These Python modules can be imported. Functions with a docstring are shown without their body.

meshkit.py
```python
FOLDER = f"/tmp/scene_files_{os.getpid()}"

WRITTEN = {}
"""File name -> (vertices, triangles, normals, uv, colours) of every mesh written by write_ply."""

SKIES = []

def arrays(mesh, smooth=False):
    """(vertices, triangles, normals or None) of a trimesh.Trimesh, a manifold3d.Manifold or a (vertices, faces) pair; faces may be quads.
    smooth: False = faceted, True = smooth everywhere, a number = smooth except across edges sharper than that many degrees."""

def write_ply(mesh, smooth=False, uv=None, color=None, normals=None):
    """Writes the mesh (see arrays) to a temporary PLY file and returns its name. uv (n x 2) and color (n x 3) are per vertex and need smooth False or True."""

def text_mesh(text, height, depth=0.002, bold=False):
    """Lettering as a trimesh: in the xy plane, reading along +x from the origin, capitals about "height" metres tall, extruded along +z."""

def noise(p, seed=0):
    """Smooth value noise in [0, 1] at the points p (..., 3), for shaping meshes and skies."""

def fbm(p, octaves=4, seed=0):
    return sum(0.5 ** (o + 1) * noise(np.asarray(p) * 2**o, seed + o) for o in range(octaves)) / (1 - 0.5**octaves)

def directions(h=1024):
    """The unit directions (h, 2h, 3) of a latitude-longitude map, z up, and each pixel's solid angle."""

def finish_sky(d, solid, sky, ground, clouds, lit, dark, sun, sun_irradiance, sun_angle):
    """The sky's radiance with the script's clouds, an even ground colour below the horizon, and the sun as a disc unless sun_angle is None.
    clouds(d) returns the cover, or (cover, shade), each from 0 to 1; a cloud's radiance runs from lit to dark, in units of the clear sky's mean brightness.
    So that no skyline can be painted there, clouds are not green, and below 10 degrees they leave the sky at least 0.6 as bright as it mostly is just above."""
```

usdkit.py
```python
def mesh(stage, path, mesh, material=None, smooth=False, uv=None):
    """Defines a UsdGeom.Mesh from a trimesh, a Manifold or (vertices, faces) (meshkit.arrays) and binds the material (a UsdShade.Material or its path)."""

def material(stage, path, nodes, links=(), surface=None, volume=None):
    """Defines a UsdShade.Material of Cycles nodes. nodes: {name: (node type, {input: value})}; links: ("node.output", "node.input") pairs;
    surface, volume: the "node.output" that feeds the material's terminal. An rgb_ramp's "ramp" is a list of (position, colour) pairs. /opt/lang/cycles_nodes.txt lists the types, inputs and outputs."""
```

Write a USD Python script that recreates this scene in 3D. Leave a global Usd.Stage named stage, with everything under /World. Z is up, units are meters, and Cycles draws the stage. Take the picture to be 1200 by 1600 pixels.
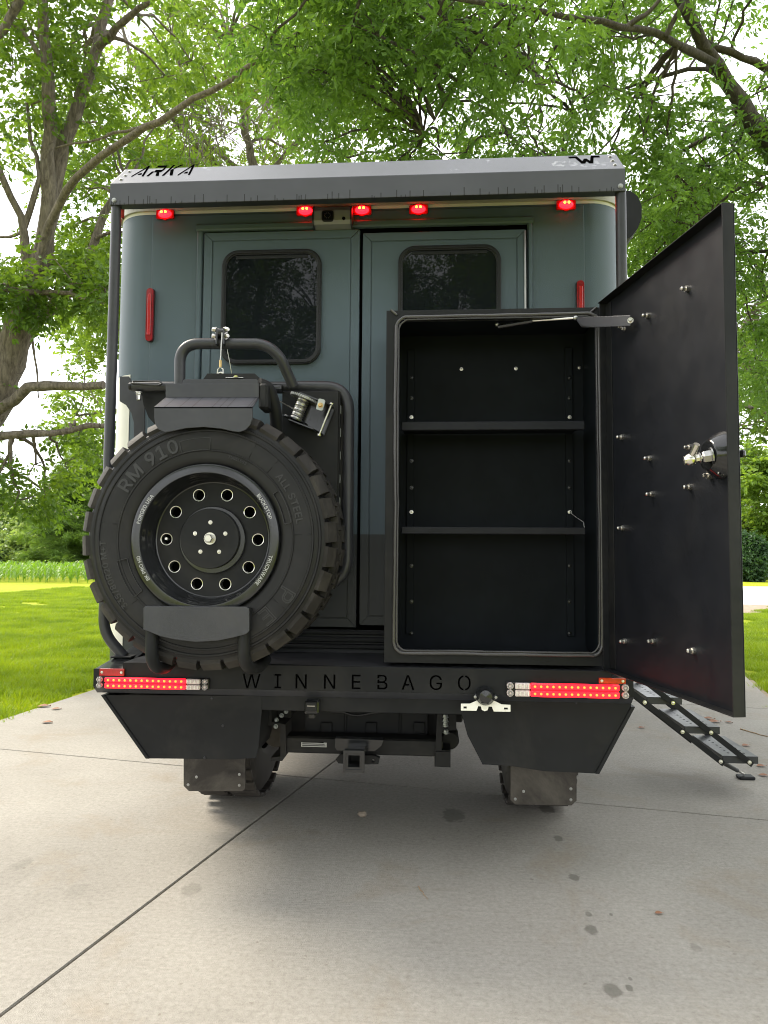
import math, random
import numpy as np
import trimesh, manifold3d, shapely
from shapely.geometry import Polygon, box as sbox, LineString, Point
from shapely.ops import unary_union
import usdkit, meshkit
from pxr import Usd, UsdGeom, UsdLux, UsdShade, Gf, Sdf, Vt

stage = Usd.Stage.CreateInMemory()
UsdGeom.SetStageUpAxis(stage, UsdGeom.Tokens.z)
UsdGeom.Xform.Define(stage, '/World')
rad = math.radians
rng = np.random.default_rng(7)

# ------------------------------------------------------------------ camera, sky, sun, exposure
CAM = np.array([0.32, -3.60, 1.42])
YAW, PITCH, ROLL, FPX = rad(4.0), rad(3.5), rad(0.42), 1125.0
Fw = np.array([-math.sin(YAW) * math.cos(PITCH), math.cos(YAW) * math.cos(PITCH), math.sin(PITCH)])
R0 = np.array([math.cos(YAW), math.sin(YAW), 0.0])
U0 = np.cross(R0, Fw)
Rt = math.cos(ROLL) * R0 + math.sin(ROLL) * U0
Up = math.cos(ROLL) * U0 - math.sin(ROLL) * R0
cam = UsdGeom.Camera.Define(stage, '/World/camera')
cam.CreateFocalLengthAttr(24.0)
cam.CreateHorizontalApertureAttr(24.0 * 1200 / FPX)
cam.CreateVerticalApertureAttr(24.0 * 1600 / FPX)
cam.CreateClippingRangeAttr(Gf.Vec2f(0.05, 3000))
cam.CreateExposureAttr(2.0)
M = np.eye(4); M[0, :3], M[1, :3], M[2, :3], M[3, :3] = Rt, Up, -Fw, CAM
cam.AddTransformOp().Set(Gf.Matrix4d(*M.ravel().tolist()))

SUN_TO = np.array([-0.62, 0.30, 0.72]); SUN_TO /= np.linalg.norm(SUN_TO)
SUN_EL, SUN_ROT = math.asin(SUN_TO[2]), math.atan2(SUN_TO[0], SUN_TO[1])
sky_mat = usdkit.material(stage, '/World/Looks/sky_air', {
    'sky': ('sky_texture', {'sky_type': 'single_scattering', 'sun_disc': False, 'sun_elevation': SUN_EL, 'sun_rotation': SUN_ROT, 'aerosol_density': 2.0}),
    'tc': ('texture_coordinate', {}),
    'mp': ('mapping', {'scale': (1.0, 1.0, 2.2)}),
    'no': ('noise_texture', {'scale': 2.2, 'detail': 5.0, 'roughness': 0.55}),
    'cov': ('map_range', {'from_min': 0.25, 'from_max': 0.6, 'to_min': 0.70, 'to_max': 0.97, 'clamp': True}),
    'shade': ('rgb_ramp', {'ramp': [(0.0, (8.6, 8.9, 9.4)), (1.0, (11.2, 11.2, 11.2))]}),
    'mx': ('mix', {'mix_type': 'mix'}),
    'bg': ('background_shader', {'strength': 0.065}),
}, [('tc.generated', 'mp.vector'), ('mp.vector', 'no.vector'), ('no.fac', 'cov.value'), ('no.fac', 'shade.fac'), ('cov.result', 'mx.fac'),
    ('sky.color', 'mx.color1'), ('shade.color', 'mx.color2'), ('mx.color', 'bg.color')], surface='bg.background')
dome = UsdLux.DomeLight.Define(stage, '/World/sky')
UsdShade.MaterialBindingAPI.Apply(dome.GetPrim()).Bind(sky_mat)
dome.GetPrim().SetCustomDataByKey('kind', 'structure')
sun = UsdLux.DistantLight.Define(stage, '/World/sun')
sun.CreateIntensityAttr(0.40); sun.CreateAngleAttr(22.0); sun.CreateColorAttr(Gf.Vec3f(1.0, 0.91, 0.77))
sun.GetPrim().CreateAttribute('inputs:normalize', Sdf.ValueTypeNames.Bool).Set(True)
zc = SUN_TO; xc = np.cross([0, 0, 1.0], zc); xc /= np.linalg.norm(xc); yc = np.cross(zc, xc)
S = np.eye(4); S[0, :3], S[1, :3], S[2, :3] = xc, yc, zc
sun.AddTransformOp().Set(Gf.Matrix4d(*S.ravel().tolist()))

# ------------------------------------------------------------------ measuring helpers (surveying the place)
def ray(px, py): return Rt * ((px - 600) / FPX) - Up * ((py - 800) / FPX) + Fw
def at(px, py, y):
    d = ray(px, py); return CAM + d * ((y - CAM[1]) / d[1])
def ax(px, py, y): return float(at(px, py, y)[0])
def az(px, py, y): return float(at(px, py, y)[2])
def gnd(px, py, z=0.0):
    d = ray(px, py); return CAM + d * ((z - CAM[2]) / d[2])
def deep(px, py, d): return CAM + ray(px, py) * d
def xz(pts, y): return [(float(p[0]), float(p[2])) for p in (at(a, b, y) for a, b in pts)]

# ------------------------------------------------------------------ naming
used = {}
def numbered(path):
    n = used.get(path, 0); used[path] = n + 1
    return path if n == 0 else f'{path}_{n:03d}'
def tag(p, label=None, cat=None, group=None, kind=None):
    p = p.GetPrim() if hasattr(p, 'GetPrim') else p
    for k, v in (('label', label), ('category', cat), ('group', group), ('kind', kind)):
        if v: p.SetCustomDataByKey(k, v)
    return p
def thing(name, label, cat, loc=(0, 0, 0), group=None):
    x = UsdGeom.Xform.Define(stage, numbered('/World/' + name)); x.AddTranslateOp().Set(Gf.Vec3d(*map(float, loc)))
    return tag(x, label, cat, group)
def part(parent, name, m, mat, smooth=30, label=None):
    base = str(parent.GetPrim().GetPath()) if parent is not None else '/World'
    q = usdkit.mesh(stage, numbered(f'{base}/{name}'), m, MAT[mat], smooth)
    if label: tag(q, label)
    return q.GetPrim()

# ------------------------------------------------------------------ shape helpers
def cat(*ms):
    ms = [m for g in ms for m in (g if isinstance(g, (list, tuple)) else [g])]
    return trimesh.util.concatenate(ms)
def frame(m, O, X, Y, Z):
    T = np.eye(4); T[:3, 0], T[:3, 1], T[:3, 2], T[:3, 3] = X, Y, Z, O
    m = m.copy(); m.apply_transform(T); return m
def bx(x0, x1, y0, y1, z0, z1, c=0.003):
    x0, x1 = min(x0, x1), max(x0, x1); y0, y1 = min(y0, y1), max(y0, y1); z0, z1 = min(z0, z1), max(z0, z1)
    c = min(c, 0.4 * min(x1 - x0, y1 - y0, z1 - z0))
    P = []
    for X, sx in ((x0, 1), (x1, -1)):
        for Y, sy in ((y0, 1), (y1, -1)):
            for Z, sz in ((z0, 1), (z1, -1)):
                P += [(X + sx * c, Y + sy * c, Z), (X + sx * c, Y, Z + sz * c), (X, Y + sy * c, Z + sz * c)]
    return trimesh.convex.convex_hull(np.array(P))
def poly(p): return p if isinstance(p, shapely.geometry.base.BaseGeometry) else Polygon(p)
def extr(p, h):
    p = poly(p).buffer(0)
    gs = [g for g in getattr(p, 'geoms', [p]) if g.area > 1e-8]
    return cat([trimesh.creation.extrude_polygon(g, h, engine='earcut') for g in gs])
def pxz(p, y0, y1): return frame(extr(p, abs(y1 - y0)), (0, max(y0, y1), 0), (1, 0, 0), (0, 0, 1), (0, -1, 0))
def pyz(p, x0, x1): return frame(extr(p, abs(x1 - x0)), (min(x0, x1), 0, 0), (0, 1, 0), (0, 0, 1), (1, 0, 0))
def pxy(p, z0, z1): return frame(extr(p, abs(z1 - z0)), (0, 0, min(z0, z1)), (1, 0, 0), (0, 1, 0), (0, 0, 1))
def rrect(x0, x1, z0, z1, r, n=6):
    r = min(r, .49 * abs(x1 - x0), .49 * abs(z1 - z0))
    return sbox(min(x0, x1) + r, min(z0, z1) + r, max(x0, x1) - r, max(z0, z1) - r).buffer(r, quad_segs=n)
def fillet(pts, r, n=6):
    pts = [np.asarray(p, float) for p in pts]; out = [pts[0]]
    for a, b, c in zip(pts[:-2], pts[1:-1], pts[2:]):
        u, v = (a - b), (c - b); lu, lv = np.linalg.norm(u), np.linalg.norm(v)
        t = min(r, .48 * lu, .48 * lv); p, q = b + u / lu * t, b + v / lv * t
        for k in range(n + 1):
            s = k / n; out.append((1 - s) ** 2 * p + 2 * s * (1 - s) * b + s * s * q)
    out.append(pts[-1]); return np.array(out)
def tube(pts, r, sides=10, closed=False):
    p = np.asarray(pts, float); n = len(p); r = np.broadcast_to(np.asarray(r, float), (n,))
    t = (np.roll(p, -1, 0) - np.roll(p, 1, 0)) if closed else np.gradient(p, axis=0)
    t /= np.linalg.norm(t, axis=1, keepdims=True) + 1e-12
    a = np.cross(t[0], [0, 0, 1.0]); a = a if np.linalg.norm(a) > .1 else np.cross(t[0], [1.0, 0, 0]); A = []
    for k in range(n):
        a = a - t[k] * (a @ t[k]); a /= np.linalg.norm(a) + 1e-12; A.append(a)
    A = np.array(A); B = np.cross(t, A); an = np.arange(sides) * 2 * np.pi / sides
    v = p[:, None] + r[:, None, None] * (np.cos(an)[None, :, None] * A[:, None] + np.sin(an)[None, :, None] * B[:, None])
    m = n if closed else n - 1
    i, j = np.meshgrid(np.arange(m), np.arange(sides), indexing='ij'); i2 = (i + 1) % n; j2 = (j + 1) % sides
    f = np.stack([i * sides + j, i * sides + j2, i2 * sides + j2, i2 * sides + j], -1).reshape(-1, 4)
    f = np.vstack([f[:, [0, 1, 2]], f[:, [0, 2, 3]]]); v = v.reshape(-1, 3)
    if not closed:
        c0, c1 = len(v), len(v) + 1; v = np.vstack([v, p[:1], p[-1:]]); jj = np.arange(sides); k2 = (jj + 1) % sides
        f = np.vstack([f, np.stack([np.full(sides, c0), k2, jj], 1), np.stack([np.full(sides, c1), (n - 1) * sides + jj, (n - 1) * sides + k2], 1)])
    return trimesh.Trimesh(v, f, process=False)
def cyl(a, b, r, sides=16, r2=None):
    a, b = np.asarray(a, float), np.asarray(b, float); return tube([a, b], [r, r if r2 is None else r2], sides)
def lathe_y(prof, cx, cz, n=96, a0=0.0):
    """prof: (radius, y) pairs turned round the axis through (cx, cz) along y."""
    pr = np.array(prof, float); k = len(pr); th = a0 + np.arange(n) * 2 * np.pi / n
    v = np.stack([cx + pr[None, :, 0] * np.cos(th)[:, None], np.broadcast_to(pr[None, :, 1], (n, k)), cz + pr[None, :, 0] * np.sin(th)[:, None]], -1).reshape(-1, 3)
    i, j = np.meshgrid(np.arange(n), np.arange(k - 1), indexing='ij'); i2 = (i + 1) % n
    f = np.stack([i * k + j, i2 * k + j, i2 * k + j + 1, i * k + j + 1], -1).reshape(-1, 4)
    f = np.vstack([f[:, [0, 1, 2]], f[:, [0, 2, 3]]])
    m = trimesh.Trimesh(v, f, process=False); return m
def bolt(c, n, r=.006, h=.008):
    c, n = np.asarray(c, float), np.asarray(n, float); n = n / np.linalg.norm(n)
    return cat(cyl(c, c + n * h * .35, r * 1.5, 12), tube([c + n * h * .3, c + n * h * .85, c + n * h], [r, r, r * .6], 8))
def hexbolt(c, n, r, h):
    c, n = np.asarray(c, float), np.asarray(n, float); return cat(cyl(c, c + n * h * .15, r * 1.35, 16), tube([c + n * h * .15, c + n * h * .85, c + n * h], [r, r, r * .8], 6))
def text_poly(text, h, bold=False):
    m = meshkit.text_mesh(text, h, .002, bold); v, f = np.asarray(m.vertices), np.asarray(m.faces)
    f = f[(v[f][:, :, 2] < 1e-6).all(1)]
    return unary_union([Polygon(v[t, :2]).buffer(1e-7) for t in f]).buffer(1e-5).buffer(-1e-5)
def densify(p, d):
    return shapely.segmentize(p, d)
def arc_text(text, h, r, ac, cx, cz, y, depth=.0015, bold=False, spacing=1.0):
    """lettering that runs clockwise (seen from -y) round a centre, tops outward; ac: the middle angle"""
    ms, x = [], 0.0
    for ch in text:
        if ch == ' ': x += .42 * h * spacing; continue
        m = meshkit.text_mesh(ch, h, depth, bold); w = m.bounds[1, 0] - m.bounds[0, 0]; m.apply_translation((x - m.bounds[0, 0], 0, 0)); ms.append(m); x += w + .2 * h * spacing
    m = cat(ms); v = np.asarray(m.vertices).copy(); a = ac - (v[:, 0] - x / 2) / r; rr = r + v[:, 1]
    return trimesh.Trimesh(np.stack([cx + rr * np.cos(a), y - v[:, 2], cz + rr * np.sin(a)], 1), m.faces, process=False)

# ------------------------------------------------------------------ materials
MAT = {}
def simple(name, base, rough=.5, metal=0.0, spec=.5, noise_amt=.12, noise_scale=6.0, bump=0.0, bump_scale=300.0, bevel=0.0, dust=0.0, coat=0.0, rvar=.0, space='position'):
    """principled material with uneven tone, fine relief, softened edges and a little dust"""
    n = {'p': ('principled_bsdf', {'roughness': rough, 'metallic': metal, 'specular_ior_level': spec, 'coat_weight': coat}),
         'g': ('geometry', {}), 'no': ('noise_texture', {'scale': noise_scale, 'detail': 5.0, 'roughness': .6}),
         'ra': ('rgb_ramp', {'ramp': [(.3, tuple(c * (1 - noise_amt) for c in base)), (.7, tuple(c * (1 + noise_amt) for c in base))]})}
    l = [('g.position', 'no.vector'), ('no.fac', 'ra.fac')]
    col = 'ra.color'
    if dust:
        n['n2'] = ('noise_texture', {'scale': 2.6, 'detail': 8.0, 'roughness': .7, 'distortion': .6}); l.append(('g.position', 'n2.vector'))
        n['dr'] = ('map_range', {'from_min': .48, 'from_max': .8, 'to_min': 0.0, 'to_max': dust, 'clamp': True}); l.append(('n2.fac', 'dr.value'))
        n['dm'] = ('mix', {'color2': (.30, .27, .22)}); l += [('dr.result', 'dm.fac'), (col, 'dm.color1')]; col = 'dm.color'
    l.append((col, 'p.base_color'))
    if rvar:
        n['n3'] = ('noise_texture', {'scale': 9.0, 'detail': 6.0}); l.append(('g.position', 'n3.vector'))
        n['rr'] = ('map_range', {'from_min': .3, 'from_max': .7, 'to_min': rough - rvar, 'to_max': rough + rvar, 'clamp': True}); l += [('n3.fac', 'rr.value'), ('rr.result', 'p.roughness')]
    nm = None
    if bevel: n['bv'] = ('bevel', {'radius': bevel, 'samples': 4}); nm = 'bv.bevel'
    if bump:
        n['bn'] = ('noise_texture', {'scale': bump_scale, 'detail': 2.0}); l.append(('g.position', 'bn.vector'))
        n['bu'] = ('bump', {'strength': bump, 'distance': .002}); l.append(('bn.fac', 'bu.height'))
        if nm: l.append((nm, 'bu.normal'))
        nm = 'bu.normal'
    if nm: l.append((nm, 'p.normal'))
    MAT[name] = usdkit.material(stage, '/World/Looks/' + name, n, l, surface='p.BSDF')
SPLIT_Z = az(560, 835, 0.0)
simple('powder_coat', (.0072, .0078, .0086), .5, spec=.2, noise_amt=.2, bump=.25, bump_scale=420, bevel=.0025, dust=.05, rvar=.06)
simple('powder_coat_grey', (.021, .022, .0255), .36, spec=.45, noise_amt=.1, bump=.2, bump_scale=420, bevel=.0045, dust=.06, rvar=.06)
simple('black_gloss', (.008, .0085, .009), .16, spec=.6, noise_amt=.2, bevel=.002, rvar=.05)
simple('cabinet_inside', (.0075, .0098, .0125), .6, spec=.12, noise_amt=.2, bump=.2, bump_scale=420, bevel=.002)
simple('door_inside', (.0066, .0074, .0098), .46, spec=.2, noise_amt=.15, bump=.2, bump_scale=420, bevel=.002, dust=.02, rvar=.05)
simple('rubber', (.0068, .0068, .0072), .46, spec=.26, noise_amt=.3, noise_scale=9, bump=.25, bump_scale=160, dust=.07, rvar=.08)
simple('tread_rubber', (.0165, .0145, .013), .7, spec=.3, noise_amt=.35, noise_scale=14, bump=.4, bump_scale=120, dust=.22)
simple('mud_rubber', (.028, .024, .020), .7, spec=.3, noise_amt=.3, noise_scale=5, bump=.3, bump_scale=120, dust=.30)
simple('window_rubber', (.007, .007, .0075), .3, spec=.35, bevel=.004)
simple('raised_rubber', (.0085, .0085, .009), .42, spec=.5, noise_amt=.2)
simple('gasket_rubber', (.035, .033, .032), .28, spec=.6, noise_amt=.25)
simple('bright_metal', (.62, .60, .55), .28, metal=1.0, noise_amt=.15, rvar=.1)
simple('grey_metal', (.32, .32, .31), .38, metal=1.0, noise_amt=.2, rvar=.1)
simple('cable_steel', (.45, .44, .42), .4, metal=1.0, noise_amt=.3, noise_scale=200)
simple('brass', (.50, .36, .16), .35, metal=1.0)
simple('white_paint', (.78, .76, .68), .4, noise_amt=.06)
simple('cream_fibreglass', (.55, .54, .47), .38, noise_amt=.05, dust=.05)
simple('lettering_black', (.002, .002, .002), .8, spec=0.0)
simple('lettering_white', (.40, .40, .39), .5)
simple('trim_beige', (.26, .25, .21), .4, noise_amt=.06)
simple('lettering_grey', (.35, .35, .34), .5)
simple('clear_plastic', (.62, .52, .50), .12, spec=.6, noise_amt=.3, noise_scale=120)
simple('red_reflector', (.17, .003, .006), .12, spec=.5, noise_amt=.25, noise_scale=60, coat=.5)
simple('red_plastic', (.30, .006, .008), .16, spec=.6, noise_amt=.2, noise_scale=90, coat=.5)
simple('galvanised', (.36, .38, .36), .5, metal=.7, noise_amt=.2)
simple('chassis_black', (.008, .008, .008), .55, spec=.25, noise_amt=.3, dust=.12)
simple('camera_case', (.17, .17, .175), .30, metal=.0, noise_amt=.08, bevel=.003)
def emitter(name, col, strength, base):
    MAT[name] = usdkit.material(stage, '/World/Looks/' + name, {'p': ('principled_bsdf', {'base_color': base, 'roughness': .15, 'emission_color': col, 'emission_strength': strength})}, [], surface='p.BSDF')
emitter('marker_lens', (1.0, .003, .006), 4.4, (.4, .005, .008))
emitter('marker_bulb', (1.0, .085, .008), 7.0, (.5, .1, .02))
emitter('tail_lens', (1.0, .008, .022), .75, (.5, .008, .012))
emitter('tail_diode', (1.0, .11, .012), 1.5, (.6, .1, .03))
# two-tone body paint: grey-teal above, near-black below the paint line
MAT['two_tone_paint'] = usdkit.material(stage, '/World/Looks/two_tone_paint', {
    'g': ('geometry', {}), 's': ('separate_xyz', {}), 'c': ('math', {'math_type': 'greater_than', 'value2': SPLIT_Z}),
    'no': ('noise_texture', {'scale': 1.4, 'detail': 5.0}), 'ra': ('rgb_ramp', {'ramp': [(.3, (.054, .078, .096)), (.7, (.063, .090, .109))]}),
    'm': ('mix', {'color1': (.020, .023, .025)}), 'bn': ('noise_texture', {'scale': 260.0, 'detail': 2.0}), 'bv': ('bevel', {'radius': .003, 'samples': 4}),
    'bu': ('bump', {'strength': .35, 'distance': .002}), 'p': ('principled_bsdf', {'roughness': .42, 'specular_ior_level': .35})},
    [('g.position', 's.vector'), ('s.z', 'c.value1'), ('g.position', 'no.vector'), ('no.fac', 'ra.fac'), ('ra.color', 'm.color2'), ('c.value', 'm.fac'), ('m.color', 'p.base_color'),
     ('g.position', 'bn.vector'), ('bn.fac', 'bu.height'), ('bv.bevel', 'bu.normal'), ('bu.normal', 'p.normal')], surface='p.BSDF')
# visor: grey powder coat with dried water drips along its lower edge and wet spots on the slope
VZ0, VZ1 = az(575, 309, -.32), az(575, 275, -.32)
MAT['visor_paint'] = usdkit.material(stage, '/World/Looks/visor_paint', {
    'g': ('geometry', {}), 's': ('separate_xyz', {}), 'sc': ('math', {'math_type': 'multiply', 'value2': 95.0}), 'fl': ('math', {'math_type': 'floor'}),
    'wn': ('white_noise_texture', {'dimensions': '1D'}), 'on': ('math', {'math_type': 'greater_than', 'value2': .70}),
    'fr': ('math', {'math_type': 'fraction'}), 'thin': ('math', {'math_type': 'less_than', 'value2': .42}),
    'w2': ('white_noise_texture', {'dimensions': '1D'}), 'off': ('math', {'math_type': 'add', 'value2': 71.3}),
    'len': ('map_range', {'from_min': 0, 'from_max': 1, 'to_min': VZ0 + .006, 'to_max': VZ0 + .042}), 'low': ('math', {'math_type': 'less_than'}),
    'a1': ('math', {'math_type': 'multiply'}), 'a2': ('math', {'math_type': 'multiply'}),
    'no': ('noise_texture', {'scale': 5.0, 'detail': 4.0}), 'ra': ('rgb_ramp', {'ramp': [(.3, (.045, .046, .055)), (.7, (.056, .057, .068))]}),
    'md': ('mix', {'color2': (.008, .008, .009)}),
    'v': ('noise_texture', {'scale': 24.0, 'detail': 6.0, 'roughness': .6, 'distortion': .8}), 'big': ('noise_texture', {'scale': 3.2, 'detail': 2.0}),
    'vb': ('math', {'math_type': 'multiply'}), 'vr': ('math', {'math_type': 'greater_than', 'value2': .375}), 'zt': ('math', {'math_type': 'greater_than', 'value2': VZ1 + .012}), 'vv': ('math', {'math_type': 'multiply'}),
    'mw': ('mix', {'color2': (.11, .11, .12)}), 'rg': ('mix_float', {'a': .34, 'b': .06}),
    'bn': ('noise_texture', {'scale': 420.0, 'detail': 2.0}), 'bv': ('bevel', {'radius': .006, 'samples': 4}), 'bu': ('bump', {'strength': .2, 'distance': .002}),
    'p': ('principled_bsdf', {'specular_ior_level': .42, 'coat_weight': 0.0})},
    [('g.position', 's.vector'), ('s.x', 'sc.value1'), ('sc.value', 'fl.value1'), ('fl.value', 'wn.w'), ('wn.value', 'on.value1'), ('sc.value', 'fr.value1'), ('fr.value', 'thin.value1'),
     ('fl.value', 'off.value1'), ('off.value', 'w2.w'), ('w2.value', 'len.value'), ('s.z', 'low.value1'), ('len.result', 'low.value2'),
     ('on.value', 'a1.value1'), ('thin.value', 'a1.value2'), ('a1.value', 'a2.value1'), ('low.value', 'a2.value2'),
     ('g.position', 'no.vector'), ('no.fac', 'ra.fac'), ('ra.color', 'md.color1'), ('a2.value', 'md.fac'),
     ('g.position', 'v.vector'), ('g.position', 'big.vector'), ('v.fac', 'vb.value1'), ('big.fac', 'vb.value2'), ('vb.value', 'vr.value1'), ('s.z', 'zt.value1'), ('vr.value', 'vv.value1'), ('zt.value', 'vv.value2'),
     ('md.color', 'mw.color1'), ('vv.value', 'mw.fac'), ('mw.color', 'p.base_color'), ('vv.value', 'rg.fac'), ('rg.result', 'p.roughness'),
     ('g.position', 'bn.vector'), ('bn.fac', 'bu.height'), ('bv.bevel', 'bu.normal'), ('bu.normal', 'p.normal')], surface='p.BSDF')
MAT['dark_glass'] = usdkit.material(stage, '/World/Looks/dark_glass', {
    'g': ('geometry', {}), 'no': ('noise_texture', {'scale': 3.0, 'detail': 2.0}), 'bu': ('bump', {'strength': .05, 'distance': .01}),
    'p': ('principled_bsdf', {'base_color': (.004, .005, .006), 'roughness': .015, 'specular_ior_level': .24})},
    [('g.position', 'no.vector'), ('no.fac', 'bu.height'), ('bu.normal', 'p.normal')], surface='p.BSDF')
def concrete():
    n = {'g': ('geometry', {}), 'n1': ('noise_texture', {'scale': .55, 'detail': 6.0, 'roughness': .6}), 'n2': ('noise_texture', {'scale': 48.0, 'detail': 8.0, 'roughness': .85}),
         'r1': ('rgb_ramp', {'ramp': [(.3, (.218, .203, .176)), (.5, (.275, .257, .225)), (.72, (.328, .309, .273))]}),
         'r2': ('rgb_ramp', {'ramp': [(.32, (.72, .715, .70)), (.5, (1.0, 1.0, 1.0)), (.66, (1.22, 1.22, 1.22))]}), 'm': ('mix', {'mix_type': 'multiply', 'fac': 1.0}),
         'n3': ('noise_texture', {'scale': 1.7, 'detail': 9.0, 'roughness': .68, 'distortion': .5}), 'd3': ('map_range', {'from_min': .54, 'from_max': .76, 'to_min': 0.0, 'to_max': .6, 'clamp': True}), 'ms': ('mix', {'color2': (.23, .18, .12)}),
         'n4': ('noise_texture', {'scale': 26.0, 'detail': 3.0}), 'd4': ('map_range', {'from_min': .69, 'from_max': .74, 'to_min': 0.0, 'to_max': .55, 'clamp': True}), 'md': ('mix', {'color2': (.14, .12, .09)}),
         'ro': ('mapping', {'rotation': (0, 0, rad(12)), 'scale': (2.0, 95.0, 1.0)}), 'br': ('noise_texture', {'scale': 1.0, 'detail': 5.0, 'roughness': .7}), 'rb': ('rgb_ramp', {'ramp': [(.3, (.94, .94, .94)), (.7, (1.05, 1.05, 1.05))]}), 'mb': ('mix', {'mix_type': 'multiply', 'fac': 1.0}), 'n5': ('noise_texture', {'scale': 150.0, 'detail': 2.0}), 'd5': ('map_range', {'from_min': .70, 'from_max': .76, 'to_min': 0.0, 'to_max': .6, 'clamp': True}), 'm5': ('mix', {'color2': (.10, .09, .075)}),
         'gr': ('noise_texture', {'scale': 240.0, 'detail': 3.0}), 'add': ('math', {'math_type': 'add'}), 'bu': ('bump', {'strength': .6, 'distance': .005}),
         'p': ('principled_bsdf', {'roughness': .82, 'specular_ior_level': .25})}
    l = [('g.position', f'{k}.vector') for k in ('n1', 'n2', 'n3', 'n4', 'n5', 'ro', 'gr')] + [('n1.fac', 'r1.fac'), ('n2.fac', 'r2.fac'), ('r1.color', 'm.color1'), ('r2.color', 'm.color2'),
         ('n3.fac', 'd3.value'), ('br.fac', 'rb.fac'), ('m.color', 'mb.color1'), ('rb.color', 'mb.color2'), ('d3.result', 'ms.fac'), ('mb.color', 'ms.color1'), ('n4.fac', 'd4.value'), ('d4.result', 'md.fac'), ('ms.color', 'md.color1'), ('ro.vector', 'br.vector'),
         ('br.fac', 'add.value1'), ('gr.fac', 'add.value2'), ('add.value', 'bu.height'), ('bu.normal', 'p.normal')]
    l += [('n5.fac', 'd5.value'), ('d5.result', 'm5.fac'), ('md.color', 'm5.color1')]
    col = 'm5.color'
    # dark drips and stains that lie on the drive
    k = 0
    for (px, py, r, dark) in [(708, 1274, .07, .6), (873, 1310, .026, .62), (897, 1371, .026, .6), (924, 1452, .026, .6), (957, 1547, .032, .58), (983, 1543, .013, .6), (1087, 1480, .022, .3), (298, 1390, .045, .3), (25, 1365, .09, .12), (120, 1392, .05, .12), (35, 1350, .04, .2), (490, 1300, .03, .15), (920, 1428, .014, .5), (985, 1530, .008, .5), (955, 1429, .008, .6), (855, 1264, .05, .7)]:
        p = gnd(px, py); k += 1
        n[f'sv{k}'] = ('vector_math', {'math_type': 'subtract', 'vector2': tuple(p)}); n[f'ss{k}'] = ('vector_math', {'math_type': 'multiply', 'vector2': (1.0, .62, 1.0)})
        n[f'sl{k}'] = ('vector_math', {'math_type': 'length'}); n[f'sw{k}'] = ('math', {'math_type': 'multiply_add', 'value2': r * 1.1, 'value3': -.55 * r})
        n[f'sa{k}'] = ('math', {'math_type': 'add'}); n[f'sm{k}'] = ('map_range', {'from_min': r * .72, 'from_max': r * 1.02, 'to_min': dark, 'to_max': 0.0, 'clamp': True}); n[f'sx{k}'] = ('mix', {'color2': (.085, .078, .062)})
        l += [('g.position', f'sv{k}.vector1'), (f'sv{k}.vector', f'ss{k}.vector1'), (f'ss{k}.vector', f'sl{k}.vector1'), ('n4.fac', f'sw{k}.value1'), (f'sw{k}.value', f'sa{k}.value1'), (f'sl{k}.value', f'sa{k}.value2'),
              (f'sa{k}.value', f'sm{k}.value'), (f'sm{k}.result', f'sx{k}.fac'), (col, f'sx{k}.color1')]; col = f'sx{k}.color'
    l.append((col, 'p.base_color'))
    MAT['concrete'] = usdkit.material(stage, '/World/Looks/concrete', n, l, surface='p.BSDF')
concrete()
simple('joint_dark', (.02, .018, .015), .9, noise_amt=.4, noise_scale=30)
simple('road_concrete', (.52, .50, .46), .85, noise_amt=.1, noise_scale=1.5)
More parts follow.
